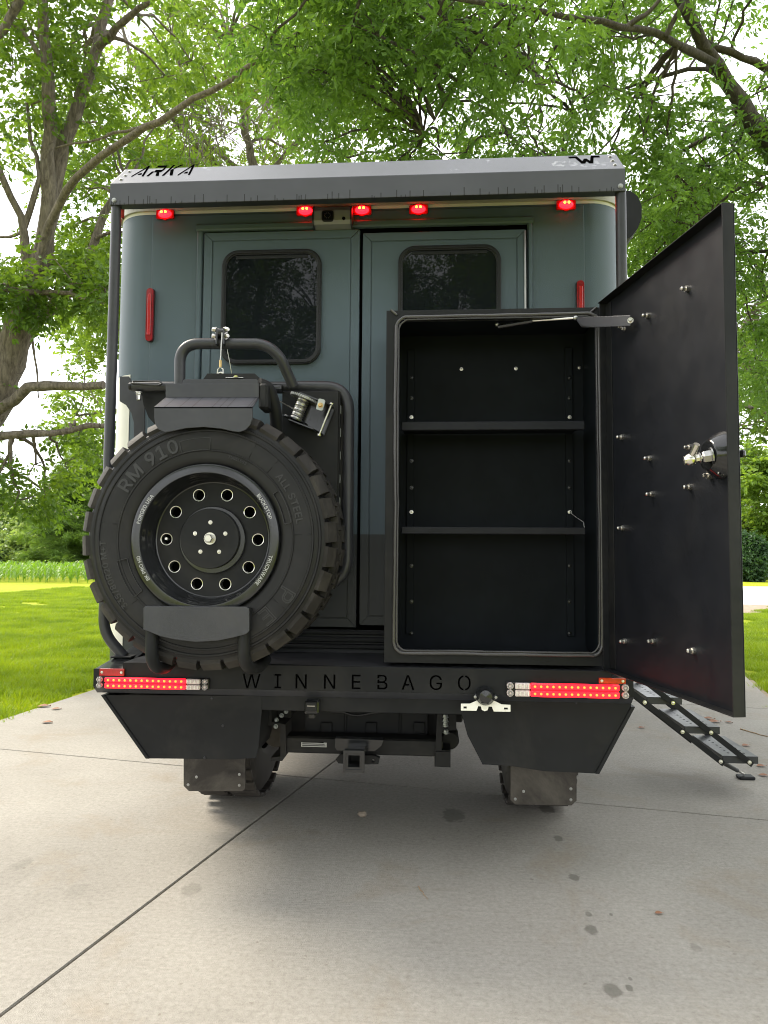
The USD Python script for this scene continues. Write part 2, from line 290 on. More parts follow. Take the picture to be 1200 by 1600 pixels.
simple('bare_dirt', (.26, .20, .14), .95, noise_amt=.3, noise_scale=8)
MAT['lawn_ground'] = usdkit.material(stage, '/World/Looks/lawn_ground', {
    'g': ('geometry', {}), 'n1': ('noise_texture', {'scale': .25, 'detail': 5.0}), 'n2': ('noise_texture', {'scale': 9.0, 'detail': 6.0, 'roughness': .7}),
    'mp': ('mapping', {'rotation': (0, 0, .12), 'scale': (.06, .9, 1.0)}), 'n3': ('noise_texture', {'scale': 1.0, 'detail': 4.0}),
    'r1': ('rgb_ramp', {'ramp': [(.3, (.23, .30, .010)), (.7, (.32, .375, .016))]}), 'r2': ('rgb_ramp', {'ramp': [(.25, (.55, .58, .5)), (.75, (1.35, 1.25, 1.2))]}), 'r3': ('rgb_ramp', {'ramp': [(.3, (.82, .82, .8)), (.7, (1.15, 1.1, 1.1))]}),
    'm': ('mix', {'mix_type': 'multiply', 'fac': 1.0}), 'm2': ('mix', {'mix_type': 'multiply', 'fac': 1.0}), 'bu': ('bump', {'strength': .8, 'distance': .04}), 'p': ('principled_bsdf', {'roughness': .9, 'specular_ior_level': .15})},
    [('g.position', 'n1.vector'), ('g.position', 'n2.vector'), ('g.position', 'mp.vector'), ('mp.vector', 'n3.vector'), ('n1.fac', 'r1.fac'), ('n2.fac', 'r2.fac'), ('n3.fac', 'r3.fac'), ('r1.color', 'm.color1'), ('r2.color', 'm.color2'),
     ('m.color', 'm2.color1'), ('r3.color', 'm2.color2'), ('m2.color', 'p.base_color'), ('n2.fac', 'bu.height'), ('bu.normal', 'p.normal')], surface='p.BSDF')
def leaf_mat(name, dark, mid, light, trans, tr=.45, rough=.45):
    MAT[name] = usdkit.material(stage, '/World/Looks/' + name, {
        'g': ('geometry', {}), 'ra': ('rgb_ramp', {'ramp': [(0.0, dark), (.5, mid), (1.0, light)]}), 'tm': ('mix', {'mix_type': 'multiply', 'fac': 1.0, 'color2': trans}), 'cn': ('noise_texture', {'scale': 1.1, 'detail': 3.0}), 'cr': ('rgb_ramp', {'ramp': [(.3, (.62, .70, .66)), (.5, (1.0, 1.0, 1.0)), (.7, (1.32, 1.22, 1.05))]}), 'cm': ('mix', {'mix_type': 'multiply', 'fac': 1.0}),
        'p': ('principled_bsdf', {'roughness': rough, 'specular_ior_level': .4}), 't': ('translucent_bsdf', {}), 'm': ('mix_closure', {'fac': tr})},
        [('g.random_per_island', 'ra.fac'), ('g.position', 'cn.vector'), ('cn.fac', 'cr.fac'), ('ra.color', 'cm.color1'), ('cr.color', 'cm.color2'), ('cm.color', 'p.base_color'), ('cm.color', 'tm.color1'), ('tm.color', 't.color'), ('p.BSDF', 'm.closure1'), ('t.BSDF', 'm.closure2')], surface='m.closure')
leaf_mat('ash_leaf', (.075, .145, .028), (.125, .215, .042), (.175, .275, .06), (2.3, 2.2, 1.1), .5)
leaf_mat('maple_leaf', (.065, .125, .020), (.115, .195, .032), (.17, .26, .045), (2.5, 2.2, .9), .5)
leaf_mat('pale_leaf', (.11, .185, .030), (.165, .26, .045), (.22, .32, .065), (2.2, 2.0, 1.0), .5)
leaf_mat('pine_needle', (.11, .19, .035), (.17, .27, .05), (.24, .34, .07), (1.7, 1.6, .9), .4)
leaf_mat('bush_leaf', (.030, .07, .024), (.055, .105, .035), (.09, .15, .05), (1.8, 1.8, 1.0), .35)
leaf_mat('grass_blade', (.15, .23, .008), (.27, .35, .012), (.39, .44, .03), (2.0, 1.8, .9), .4, .5)
leaf_mat('corn_leaf', (.12, .23, .018), (.17, .30, .026), (.23, .36, .04), (1.8, 1.7, .9), .4, .4)
leaf_mat('hazed_far_leaf', (.18, .26, .07), (.25, .34, .10), (.32, .41, .14), (1.6, 1.5, 1.0), .5)  # distance haze painted into the leaf colour: paler than the near leaves
def bark(name, a, b):
    MAT[name] = usdkit.material(stage, '/World/Looks/' + name, {
        'g': ('geometry', {}), 'mp': ('mapping', {'scale': (1.0, 1.0, .22)}), 'no': ('noise_texture', {'scale': 26.0, 'detail': 6.0, 'roughness': .7, 'distortion': .6}), 'ra': ('rgb_ramp', {'ramp': [(.3, a), (.7, b)]}),
        'bu': ('bump', {'strength': 1.0, 'distance': .03}), 'p': ('principled_bsdf', {'roughness': .9, 'specular_ior_level': .2})},
        [('g.position', 'mp.vector'), ('mp.vector', 'no.vector'), ('no.fac', 'ra.fac'), ('ra.color', 'p.base_color'), ('no.fac', 'bu.height'), ('bu.normal', 'p.normal')], surface='p.BSDF')
bark('grey_bark', (.06, .050, .040), (.235, .20, .16))
bark('dark_bark', (.035, .03, .025), (.115, .10, .085))
simple('dead_leaf', (.22, .10, .05), .7, noise_amt=.35, noise_scale=60)
simple('dry_twig', (.30, .20, .11), .8, noise_amt=.3, noise_scale=60)
simple('pebble_stone', (.24, .20, .15), .8, noise_amt=.3, noise_scale=60)
# ------------------------------------------------------------------ every mesh is stored relative to the base of its thing
LOC = {}
_thing = thing
def thing(name, label, cat, loc=(0, 0, 0), group=None):
    p = _thing(name, label, cat, loc, group); LOC[str(p.GetPath())] = np.array(loc, float); return p
_part = part
def part(parent, name, m, mat, smooth=30, label=None):
    if parent is not None:
        top = '/'.join(str(parent.GetPrim().GetPath()).split('/')[:3]); o = LOC.get(top)
        if o is not None and np.any(o):
            if isinstance(m, tuple): m = (np.asarray(m[0]) - o, m[1])
            else: m = m.copy(); m.apply_translation(-o)
    return _part(parent, name, m, mat, smooth, label)
def struct(name, m, mat, smooth=False, kind='structure'): return tag(part(None, name, m, mat, smooth), kind=kind)

# ------------------------------------------------------------------ ground
dA = (gnd(525, 1187) - gnd(0, 1587))[:2]; dA /= np.linalg.norm(dA)
dB = (gnd(1200, 1288) - gnd(0, 1175))[:2]; dB /= np.linalg.norm(dB)
pA, pB = gnd(525, 1187)[:2], gnd(600, 1226)[:2]
lA = np.array([-dA[1], dA[0]]); nB = np.array([-dB[1], dB[0]])
stepB = float((gnd(1120, 1103)[:2] - pB) @ nB)
def line_pt(p, d, t): return p + d * t
L0, L1 = gnd(0, 1125)[:2], gnd(145, 1078)[:2]; dL = (L1 - L0) / np.linalg.norm(L1 - L0)
Q0, Q1 = gnd(1200, 1090)[:2], gnd(1158, 1050)[:2]; dQ = (Q1 - Q0) / np.linalg.norm(Q1 - Q0)
drive = Polygon([line_pt(L0, dL, -14), line_pt(L0, dL, 21), line_pt(Q0, dQ, 19), line_pt(Q0, dQ, -19)])
lawn_v = np.array([(-700, -300, -.055), (700, -300, -.055), (700, 900, -.055), (-700, 900, -.055)], float)
struct('lawn', (lawn_v, np.array([[0, 1, 2], [0, 2, 3]])), 'lawn_ground')
struct('dirt_edging', pxy(drive.buffer(.07).difference(drive.buffer(-.05)), -.09, -.028), 'bare_dirt')
struct('driveway_base', pxy(drive.buffer(-.02), -.12, -.045), 'joint_dark')
dw = UsdGeom.Xform.Define(stage, '/World/driveway'); tag(dw, kind='structure')
BIG = 60
def half(p, n, a, b):
    t = np.array([n[1], -n[0]]); p = np.asarray(p)
    return Polygon([p + n * a - t * BIG, p + n * a + t * BIG, p + n * b + t * BIG, p + n * b - t * BIG])
for k in range(-5, 9):
    strip = half(pB, nB, k * stepB + .004, (k + 1) * stepB - .004)
    for a, b in ((.0055, 40), (-40, -.0055)):
        s = drive.intersection(strip).intersection(half(pA, lA, a, b))
        if s.area > .05:
            top = extr(s.buffer(-.003), .004); low = extr(s, .096)
            top.apply_translation((0, 0, -.004)); low.apply_translation((0, 0, -.1))
            part(dw, 'concrete_slab', cat(low, top), 'concrete', False)
# street on the right, beyond the lawn, and a bare patch beside it
def flat_px(pts, z0, z1): return pxy(Polygon([gnd(a, b)[:2] for a, b in pts]), z0, z1)
struct('street', pxy(Polygon([(3, 19.6), (120, 27), (120, 44), (3, 34)]), -.12, -.020), 'road_concrete')
struct('far_street', pxy(Polygon([(8, 58), (200, 66), (200, 84), (8, 76)]), -.12, -.018), 'road_concrete')
struct('dirt_patch', flat_px([(1110, 940), (1150, 934), (1185, 938), (1204, 944), (1200, 952), (1178, 957), (1150, 957), (1115, 955)], -.1, -.028), 'bare_dirt')

# grass: tufts of blades scattered on the lawn
def blades(n, size, h0, h1, w, seed):
    r = np.random.default_rng(seed); xy = (r.random((n, 2)) - .5) * size; a = r.random(n) * 6.283; b = r.random(n) * 6.283
    h = h0 + (h1 - h0) * r.random(n); lean = h * (.25 + .55 * r.random(n)); wv = np.stack([np.cos(a), np.sin(a), 0 * a], 1) * w * (.6 + .8 * r.random(n))[:, None]
    base = np.c_[xy, np.zeros(n)]; ld = np.stack([np.cos(b), np.sin(b), 0 * b], 1)
    mid = base + ld * lean[:, None] * .35 + np.c_[np.zeros((n, 2)), h * .6]; tip = base + ld * lean[:, None] + np.c_[np.zeros((n, 2)), h]
    v = np.stack([base - wv, base + wv, mid + wv * .7, mid - wv * .7, tip], 1).reshape(-1, 3); o = np.arange(n)[:, None] * 5
    f = np.concatenate([o + [0, 1, 2], o + [0, 2, 3], o + [3, 2, 4]], 0); return v, f
def instancer(name, protos, mat, pos, rot, scale, idx, kind='stuff', label=None, cat_=None, parent='/World'):
    pi = UsdGeom.PointInstancer.Define(stage, f'{parent}/{name}')
    paths = []
    for k, m in enumerate(protos):
        q = usdkit.mesh(stage, f'{parent}/{name}/{name}_piece_{k + 1:03d}', m, MAT[mat], False); paths.append(q.GetPath())
    pi.CreatePrototypesRel().SetTargets(paths)
    pi.CreatePositionsAttr(Vt.Vec3fArray.FromNumpy(np.asarray(pos, np.float32)))
    half_a = np.asarray(rot) / 2
    pi.CreateOrientationsAttr(Vt.QuathArray([Gf.Quath(float(math.cos(a)), 0.0, 0.0, float(math.sin(a))) for a in half_a]))
    pi.CreateScalesAttr(Vt.Vec3fArray.FromNumpy(np.asarray(scale, np.float32)))
    pi.CreateProtoIndicesAttr(Vt.IntArray.FromNumpy(np.asarray(idx, np.int32)))
    return tag(pi, label, cat_, kind=kind)
cells = []
avoid = unary_union([drive.buffer(.12), Polygon([gnd(a, b)[:2] for a, b in [(1110, 940), (1204, 940), (1204, 952), (1150, 957), (1110, 955)]]), Polygon([(3, 19.4), (120, 26.8), (120, 44.2), (3, 34.2)])])
for (x0, x1, y0, y1) in ((-15, -2.2, -2, 27), (3.4, 17, 1.5, 19)):
    for gx in np.arange(x0, x1, .42):
        for gy in np.arange(y0, y1, .42):
            p = (gx + rng.uniform(-.1, .1), gy + rng.uniform(-.1, .1))
            if (gy > 13 and rng.random() < .35): continue
            if not avoid.contains(Point(p)): cells.append(p)
cells = np.array(cells); nc = len(cells)
gs = rng.uniform(.8, 1.25, nc)
instancer('grass', [blades(620, .5, .035, .085, .0042, s) for s in (1, 2, 3)], 'grass_blade', np.c_[cells, np.full(nc, -.056)], rng.random(nc) * 6.283, np.c_[gs, gs, gs * rng.uniform(.8, 1.2, nc)], rng.integers(0, 3, nc),
          label='mown green grass on both sides of the drive', cat_='grass')
# field of young corn beyond the lawn on the left
def corn_plant(seed):
    r = np.random.default_rng(seed); V, F = [], []
    def quadstrip(pts, w):
        o = sum(len(x) for x in V); pts = np.array(pts); side = np.cross(pts[-1] - pts[0], [0, 0, 1.0]); side /= np.linalg.norm(side) + 1e-9
        V.append(np.stack([pts - side * np.array(w)[:, None], pts + side * np.array(w)[:, None]], 1).reshape(-1, 3))
        for k in range(len(pts) - 1): F.extend([[o + 2 * k, o + 2 * k + 1, o + 2 * k + 3], [o + 2 * k, o + 2 * k + 3, o + 2 * k + 2]])
    for k in range(9):
        a = k * math.pi + r.uniform(-.6, .6); z = .12 + k * .075; L = r.uniform(.35, .6); d = np.array([math.cos(a), math.sin(a), 0])
        quadstrip([(0, 0, z), d * L * .35 + [0, 0, z + L * .42], d * L * .75 + [0, 0, z + L * .42], d * L + [0, 0, z + L * .2]], [.02, .045, .04, .004])
    quadstrip([(0, 0, 0), (.01, 0, .8)], [.015, .01]); return np.vstack(V), np.array(F)
cp = []
for i, yy in enumerate(np.arange(31.0, 46, .8)):
    for xx in np.arange(-46, -1.0, .42):
        if rng.random() < .94: cp.append((xx + rng.uniform(-.08, .08), yy + .09 * xx * -.3 + rng.uniform(-.06, .06), -.06))
cp = np.array(cp); cs = rng.uniform(.75, 1.1, len(cp))
instancer('corn_field', [corn_plant(s) for s in (1, 2, 3, 4)], 'corn_leaf', cp, rng.random(len(cp)) * 6.283, np.c_[cs, cs, cs], rng.integers(0, 4, len(cp)), label='rows of young corn beyond the lawn', cat_='corn')

# ------------------------------------------------------------------ trees
def unit(v): return v / (np.linalg.norm(v, axis=-1, keepdims=True) + 1e-12)
def leaves(C, O, r, sprays=5, pairs=4, L=.075, spray=.26, droop=.35, wid=.40, up=.7, spread=.9):
    n = len(C)
    d = unit(np.repeat(O, sprays, 0) * .55 + r.normal(size=(n * sprays, 3)) * spread * np.array([1, 1, .55]) + [0, 0, -droop])
    c0 = np.repeat(C, sprays, 0) + r.normal(size=(n * sprays, 3)) * .07
    m = 2 * pairs + 1; t = np.r_[np.repeat(np.linspace(.25, .92, pairs), 2), 1.0]; sd = np.r_[np.tile([-1, 1], pairs), 0]
    side = unit(np.cross(d, np.array([0, 0, 1.0]) + r.normal(size=d.shape) * .35))
    len_ = spray * (.6 + .7 * r.random(len(d)))
    bend = np.array([0, 0, -1.0]) * droop
    base = c0[:, None] + d[:, None] * (t[None, :, None] * len_[:, None, None]) + bend * (t ** 2)[None, :, None] * len_[:, None, None] * .6
    ld = unit(d[:, None] * .65 + side[:, None] * sd[None, :, None] * .85 + np.array([0, 0, -droop * .8]) + r.normal(size=base.shape) * .22)
    base, ld = base.reshape(-1, 3), ld.reshape(-1, 3); k = len(base)
    nn = unit(np.array([0, 0, up]) + r.normal(size=(k, 3)) * .55); w = unit(np.cross(ld, nn)); nn = np.cross(w, ld)
    l = L * (.5 + .9 * r.random(k)); wv = w * (l * wid * .5)[:, None]; mid = base + ld * (l * .45)[:, None]; lift = nn * (l * .06)[:, None]
    tip = base + ld * l[:, None] - nn * (l * .08)[:, None]
    v = np.stack([base, mid + wv + lift, tip, mid - wv + lift], 1).reshape(-1, 3); o = np.arange(k)[:, None] * 4
    return v, np.concatenate([o + [0, 1, 2], o + [0, 2, 3]], 0)
def wobble(P, r, amt):
    P = np.array(P, float); n = max(8, int(np.linalg.norm(np.diff(P, axis=0), axis=1).sum() / .22)); n = min(n, 60)
    s = np.r_[0, np.cumsum(np.linalg.norm(np.diff(P, axis=0), axis=1))]; u = np.linspace(0, s[-1], n)
    from scipy.interpolate import PchipInterpolator
    Q = np.stack([PchipInterpolator(s, P[:, k])(u) for k in range(3)], 1)
    jit = r.normal(size=Q.shape) * amt; jit[0] = 0
    return Q + jit, u / s[-1]
def limb_mesh(P, r0, r1, r, sides, amt=.012):
    Q, u = wobble(P, r, amt); rr = r0 + (r1 - r0) * u ** .9; rr = rr * (1 + r.normal(size=len(rr)) * .05)
    m = tube(Q, rr, sides); v = np.array(m.vertices); c = np.repeat(Q, sides, 0); body = v[:len(c)]
    k = 1 + (meshkit.noise(body * 5.0 / max(.15, r0 * 3), 3) - .5)[:, None] * .28; v[:len(c)] = c + (body - c) * k
    return trimesh.Trimesh(v, m.faces, process=False), Q, rr
def tree(name, label, trunk, limbs, blobs, leaf, barkm, seed, group=None, gaps=(), lk={}, twig_r=.011, bare=()):
    """trunk, limbs: ([points], r0, r1); blobs: (centre, (rx, ry, rz), clusters); bare: leafless twig fans (start, centre, spread, n)"""
    r = np.random.default_rng(seed); base = np.array([trunk[0][0][0], trunk[0][0][1], 0.0])
    T = thing(name, label, 'tree', base, group); S = []
    m, Q, rr = limb_mesh(trunk[0], trunk[1], trunk[2], r, 20, .02); part(T, 'trunk', m, barkm, 40); S += [(q, x) for q, x in zip(Q[len(Q) // 3:], rr[len(Q) // 3:])]
    for pts, a, b in limbs:
        m, Q, rr = limb_mesh(pts, a, b, r, 12 if a > .05 else 8); part(T, 'limb', m, barkm, 40); S += list(zip(Q[len(Q) // 4:], rr[len(Q) // 4:]))
    SP = np.array([s[0] for s in S]); tw, C, O = [], [], []
    for c, rad_, n in blobs:
        c = np.array(c, float); rad_ = np.array(rad_, float); i = np.argmin(np.linalg.norm(SP - c, axis=1)); s = SP[i]
        L = np.linalg.norm(c - s); q0 = c - CAM; X0, Y0 = 600 + FPX * (q0 @ Rt) / (q0 @ Fw), 800 - FPX * (q0 @ Up) / (q0 @ Fw)
        if any(math.hypot(X0 - gx, Y0 - gy) < gr * 1.1 for gx, gy, gr in gaps): continue
        if L > .25:
            midp = (s + c) / 2 + np.array([0, 0, .12 * L]) + r.normal(size=3) * .06 * L
            tw.append(tube(wobble([s, midp, c], r, .015)[0], np.linspace(min(.045, max(.014, S[i][1] * .5)), twig_r, len(wobble([s, midp, c], np.random.default_rng(0), 0)[0])), 6))
        p = c + unit(r.normal(size=(n, 3))) * (r.random((n, 1)) ** .42) * rad_
        for (gx, gy, gr) in gaps:
            q = p - CAM; dd = q @ Fw; X = 600 + FPX * (q @ Rt) / dd; Y = 800 - FPX * (q @ Up) / dd
            p = p[np.hypot(X - gx, Y - gy) > gr * 1.15]
        C.append(p); O.append(unit(p - c + (c - s) * .35))
        for q in p[::3]:
            mm = (c + q) / 2 + r.normal(size=3) * .05 + [0, 0, .04]; tw.append(tube([c, mm, q], [twig_r * .8, twig_r * .6, .003], 4))
    for s0, c0, sp, n in bare:
        for _ in range(n):
            e = np.array(c0) + r.normal(size=3) * sp; st = np.array(s0) + r.normal(size=3) * sp * .25; mm = (st + e) / 2 + r.normal(size=3) * .12; tw.append(tube(wobble([st, mm, e], r, .012)[0], .006, 4))
    if tw: tag(part(T, 'twigs', cat(tw), barkm, 60), kind='stuff')
    if C:
        v, f = leaves(np.vstack(C), np.vstack(O), r, **lk)
        tag(part(T, 'crown', (v, f), leaf, False), kind='stuff')
    return T
def D(pts): return [deep(*p) for p in pts]
def blobs_px(boxes, r):
    """boxes: (x0, x1, y0, y1, d0, d1, blob radius in m, blobs, clusters each): clumps of foliage through the depth of a crown"""
    out = []
    for x0, x1, y0, y1, d0, d1, R, n, k in boxes:
        for _ in range(n):
            c = deep(r.uniform(x0, x1), r.uniform(y0, y1), r.uniform(d0, d1)); s = r.uniform(.75, 1.3)
            out.append((c, (R * s, R * s, R * s * .62), k))
    return out
def foot(p): p = np.array(p); return (p[0], p[1], -.1)
rb = np.random.default_rng(11)
# the old tree on the left, beside the drive
d0 = 9.3
tA = D([(-150, 800, d0), (-62, 720, d0), (-18, 640, d0), (14, 565, d0), (36, 500, d0), (56, 440, d0), (66, 400, d0)]); tA = [tuple(tA[0] * [1, 1, 0] + [-.35, 0, -.1])] + tA
LA = [(D([(62, 420, d0), (74, 350, d0), (77, 300, d0), (74, 245, 9.2), (81, 180, 9.1), (77, 110, 9.0), (67, 50, 9.0), (66, 0, 8.9), (58, -90, 8.8)]), .115, .05),
      (D([(66, 415, d0), (84, 300, 9.4), (100, 225, 9.4), (128, 150, 9.4), (150, 80, 9.4), (166, 20, 9.4), (180, -70, 9.4)]), .11, .055),
      (D([(150, 78, 9.4), (186, 40, 9.2), (232, 3, 9.0)]), .06, .03),
      (D([(56, 440, 9.1), (92, 318, 8.8), (132, 266, 8.5), (190, 224, 8.2), (250, 188, 7.9), (300, 158, 7.7), (352, 128, 7.5), (415, 86, 7.2), (470, 48, 7.0)]), .062, .018),
      (D([(22, 560, 9.4), (55, 505, 9.5), (92, 472, 9.7), (135, 425, 9.9), (160, 340, 10.1), (198, 296, 10.3)]), .085, .045),
      (D([(-30, 660, 9.2), (22, 626, 9.1), (45, 606, 9.0), (80, 600, 8.9), (120, 603, 8.8), (164, 601, 8.7)]), .075, .045),
      (D([(-40, 685, 9.0), (40, 678, 9.0), (90, 675, 9.1), (130, 668, 9.2), (168, 662, 9.3)]), .06, .03),
      (D([(45, 430, 9.3), (40, 392, 9.2), (36, 352, 9.2), (20, 315, 9.1), (0, 270, 9.0), (-25, 215, 9.0)]), .06, .035),
      (D([(38, 356, 9.2), (50, 318, 9.2), (60, 275, 9.2), (48, 215, 9.2), (40, 160, 9.2)]), .04, .02),
      (D([(-60, 100, 8.5), (0, 46, 8.6), (18, 24, 8.6), (36, -10, 8.6)]), .06, .05),
      (D([(-30, 450, 8.9), (20, 456, 8.8), (60, 456, 8.7), (110, 462, 8.7), (165, 474, 8.7)]), .045, .02),
      (D([(48, 515, 9.2), (54, 560, 9.1), (58, 590, 9.1), (60, 625, 9.1)]), .02, .006),
      (D([(72, 112, 9.0), (48, 62, 9.0), (20, 40, 9.0), (-20, 42, 9.0)]), .035, .015),
      (D([(250, 188, 7.9), (200, 205, 8.4), (90, 232, 9.0)]), .02, .012)]
BA = blobs_px([(-60, 60, -60, 260, 8.4, 10.5, .65, 12, 11), (60, 230, -80, 90, 8.4, 10.6, .65, 11, 12), (100, 300, 60, 300, 9.5, 12.0, .65, 15, 13), (-40, 190, 395, 485, 8.2, 9.6, .46, 11, 13), (100, 210, 280, 440, 9.6, 11.0, .5, 8, 11),
               (-70, 10, 360, 460, 9.0, 10.6, .35, 3, 10), (-80, -10, 640, 760, 9.0, 10.0, .4, 3, 11), (-20, 90, 690, 785, 9.0, 10.6, .42, 7, 9), (90, 165, 610, 730, 9.0, 10.6, .42, 5, 9), (-90, -20, 480, 640, 9.5, 11, .5, 4, 10)], rb)
tree('broadleaf_tree', 'large leaning broadleaf tree with rough grey trunk left of the camper truck', (tA, .36, .15), LA, BA, 'maple_leaf', 'grey_bark', 21,
     gaps=[(20, 325, 46), (85, 545, 50), (70, 590, 30), (95, 640, 34), (125, 520, 24), (190, 30, 26), (50, 300, 18), (5, 660, 26), (75, 720, 16), (215, 60, 30)], lk=dict(sprays=5, pairs=3, L=.085, spray=.22, droop=.25, wid=.52))
# tree whose limb hangs over the drive from the right
tB = D([(1500, 800, 8.6), (1400, 560, 8.4), (1300, 400, 8.2), (1235, 280, 8.0), (1192, 208, 7.9), (1158, 160, 7.8)]); tB = [tuple(tB[0] * [1, 1, 0] + [.25, 0, -.1])] + tB
LB = [(D([(1158, 160, 7.8), (1128, 112, 7.7), (1100, 75, 7.6), (1082, 38, 7.5), (1058, 0, 7.4), (1030, -70, 7.3)]), .085, .045),
      (D([(1128, 105, 7.7), (1085, 82, 7.3), (1030, 56, 6.9), (960, 40, 6.5), (880, 24, 6.2), (800, 12, 5.9), (700, -4, 5.6), (620, -25, 5.4)]), .045, .013),
      (D([(1235, 130, 8.2), (1190, 104, 8.0), (1150, 84, 7.8), (1098, 62, 7.6)]), .05, .03),
      (D([(1040, 58, 6.9), (1080, -20, 6.8), (1100, -90, 6.7)]), .03, .015),
      (D([(980, 42, 6.6), (1030, 0, 6.5), (1060, -50, 6.4)]), .025, .012),
      (D([(1300, 400, 8.2), (1220, 390, 8.6), (1150, 400, 9.0), (1080, 430, 9.4)]), .04, .012),
      (D([(1310, 330, 8.2), (1230, 262, 8.2), (1160, 290, 8.2), (1090, 350, 8.2)]), .035, .01),
      (D([(1170, 180, 7.9), (1080, 110, 8.3), (1000, 130, 8.6), (900, 180, 8.9)]), .035, .012),
      (D([(1180, 190, 7.9), (1120, 205, 8.4), (1040, 260, 8.8), (985, 330, 9.2)]), .035, .012),
      (D([(900, 26, 6.3), (860, 90, 6.7), (840, 150, 7.0), (800, 215, 7.2)]), .014, .006),
      (D([(800, 12, 5.9), (740, 80, 6.3), (700, 150, 6.6), (660, 210, 6.9)]), .014, .006)]
BB = blobs_px([(430, 640, -80, 60, 5.6, 7.4, .55, 14, 10), (400, 600, 30, 130, 6.4, 8.2, .52, 11, 10), (620, 900, -60, 110, 5.8, 8.0, .62, 22, 9), (640, 960, 90, 250, 6.6, 9.0, .62, 22, 8), (900, 1240, -80, 120, 6.8, 9.5, .68, 19, 10),
               (980, 1260, 140, 330, 7.2, 10.0, .66, 24, 11), (990, 1220, 300, 460, 8.2, 10.5, .60, 19, 12), (1120, 1270, 420, 600, 8.2, 10.5, .5, 10, 11), (470, 600, 120, 235, 7.2, 9.0, .48, 7, 10), (600, 640, 160, 300, 6.6, 7.6, .24, 5, 9)], rb)
for _ in range(34):
    BB.append((np.array([rb.uniform(1.8, 8.5), rb.uniform(-7, .5), rb.uniform(5.6, 8.6)]), (.75, .75, .45), 16))
LB.append(([tB[-3], tB[-3] + np.array([-.8, -2.5, 1.0]), tB[-3] + np.array([-1.2, -5.5, 1.6]), tB[-3] + np.array([-1.8, -9.0, 2.2])], .09, .03))
tree('ash_tree', 'leafy ash tree at the right whose dark limb hangs over the open cabinet door', (tB, .26, .10), LB, BB, 'ash_leaf', 'dark_bark', 22,
     gaps=[(1042, 110, 36), (1010, 88, 20), (965, 188, 28), (655, 185, 22), (600, 205, 13), (1075, 235, 22), (885, 10, 10), (690, 180, 14), (1165, 480, 22)], lk=dict(sprays=5, pairs=4, L=.082, spray=.27, droop=.4, wid=.40))
# brighter tree behind the camper
tC = D([(420, 800, 15), (425, 500, 15), (400, 300, 15), (380, 180, 15), (360, 60, 15)]); tC = [tuple(tC[0] * [1, 1, 0] + [0, 0, -.1])] + tC
LC = [(D([(400, 300, 15), (320, 240, 14.5), (240, 150, 14), (215, 110, 14), (190, 40, 14)]), .065, .03), (D([(395, 280, 15), (330, 230, 14), (285, 120, 13.5), (270, 60, 13.5)]), .055, .025),
      (D([(400, 290, 15), (480, 200, 14.5), (540, 110, 14), (570, 40, 14)]), .06, .02), (D([(405, 330, 15), (340, 260, 14), (300, 200, 13.5)]), .045, .02), (D([(400, 310, 15), (250, 290, 15.5), (120, 260, 16)]), .05, .02)]
BC = blobs_px([(190, 480, -40, 130, 12.5, 17, .95, 22, 15), (170, 330, 110, 310, 12.5, 17, .9, 20, 16), (400, 620, -20, 250, 12.5, 17, .95, 20, 14), (-20, 180, 100, 330, 14, 18, .9, 6, 10)], rb)
tree('maple_tree', 'bright green tree standing behind the camper truck with bare dead twigs low in its crown', (tC, .16, .07), LC, BC, 'pale_leaf', 'grey_bark', 23,
     gaps=[(225, 30, 30), (365, 15, 20), (190, 130, 18)], lk=dict(sprays=6, pairs=3, L=.10, spray=.3, droop=.25, wid=.55),
     bare=[(deep(345, 190, 11), deep(330, 215, 10.6), .55, 34), (deep(420, 150, 11.5), deep(415, 215, 11), .5, 22), (deep(290, 195, 11), deep(300, 235, 10.6), .35, 16)])
# tree seen between the trunk and the camper
tE = D([(300, 860, 17), (295, 700, 17), (280, 520, 17), (250, 380, 17)]); tE = [tuple(tE[0] * [1, 1, 0] + [0, 0, -.1])] + tE
LE = [(D([(285, 560, 17), (200, 520, 16.5), (120, 480, 16)]), .08, .03), (D([(290, 640, 17), (200, 640, 16.5), (120, 650, 16)]), .07, .02), (D([(270, 460, 17), (180, 400, 16.5)]), .07, .03)]
BE = blobs_px([(100, 210, 480, 600, 14.5, 18, .55, 8, 13), (85, 210, 590, 720, 14.5, 18, .6, 8, 12), (110, 210, 380, 500, 15, 18, .6, 8, 14)], rb)
tree('elm_tree', 'light green tree glimpsed between the leaning trunk and the left side of the camper', (tE, .22, .1), LE, BE, 'pale_leaf', 'grey_bark', 24, gaps=[(70, 560, 30), (90, 700, 18)], lk=dict(sprays=6, pairs=3, L=.11, spray=.3, droop=.25, wid=.55))
# tree at the right behind the open door
tF = D([(1240, 860, 14), (1225, 760, 14), (1205, 655, 14), (1165, 560, 14), (1130, 450, 14)]); tF = [tuple(tF[0] * [1, 1, 0] + [0, 0, -.1])] + tF
LF = [(D([(1205, 655, 14), (1180, 640, 13.5), (1140, 628, 13)]), .05, .03), (D([(1215, 700, 14), (1240, 600, 13.5), (1200, 500, 13)]), .06, .03), (D([(1225, 700, 14), (1180, 672, 13.6), (1130, 670, 13.2)]), .03, .015)]
BF = blobs_px([(1120, 1260, 520, 700, 11.5, 16, .55, 20, 14), (1000, 1130, 300, 470, 13, 17, .7, 12, 13), (1130, 1260, 380, 560, 13, 17, .7, 10, 13)], rb)
tree('locust_tree', 'slender tree seen through the gap right of the open cabinet door', (tF, .13, .07), LF, BF, 'maple_leaf', 'grey_bark', 25, gaps=[(1175, 600, 14), (1190, 690, 16)], lk=dict(sprays=5, pairs=3, L=.10, spray=.3, droop=.3, wid=.5))

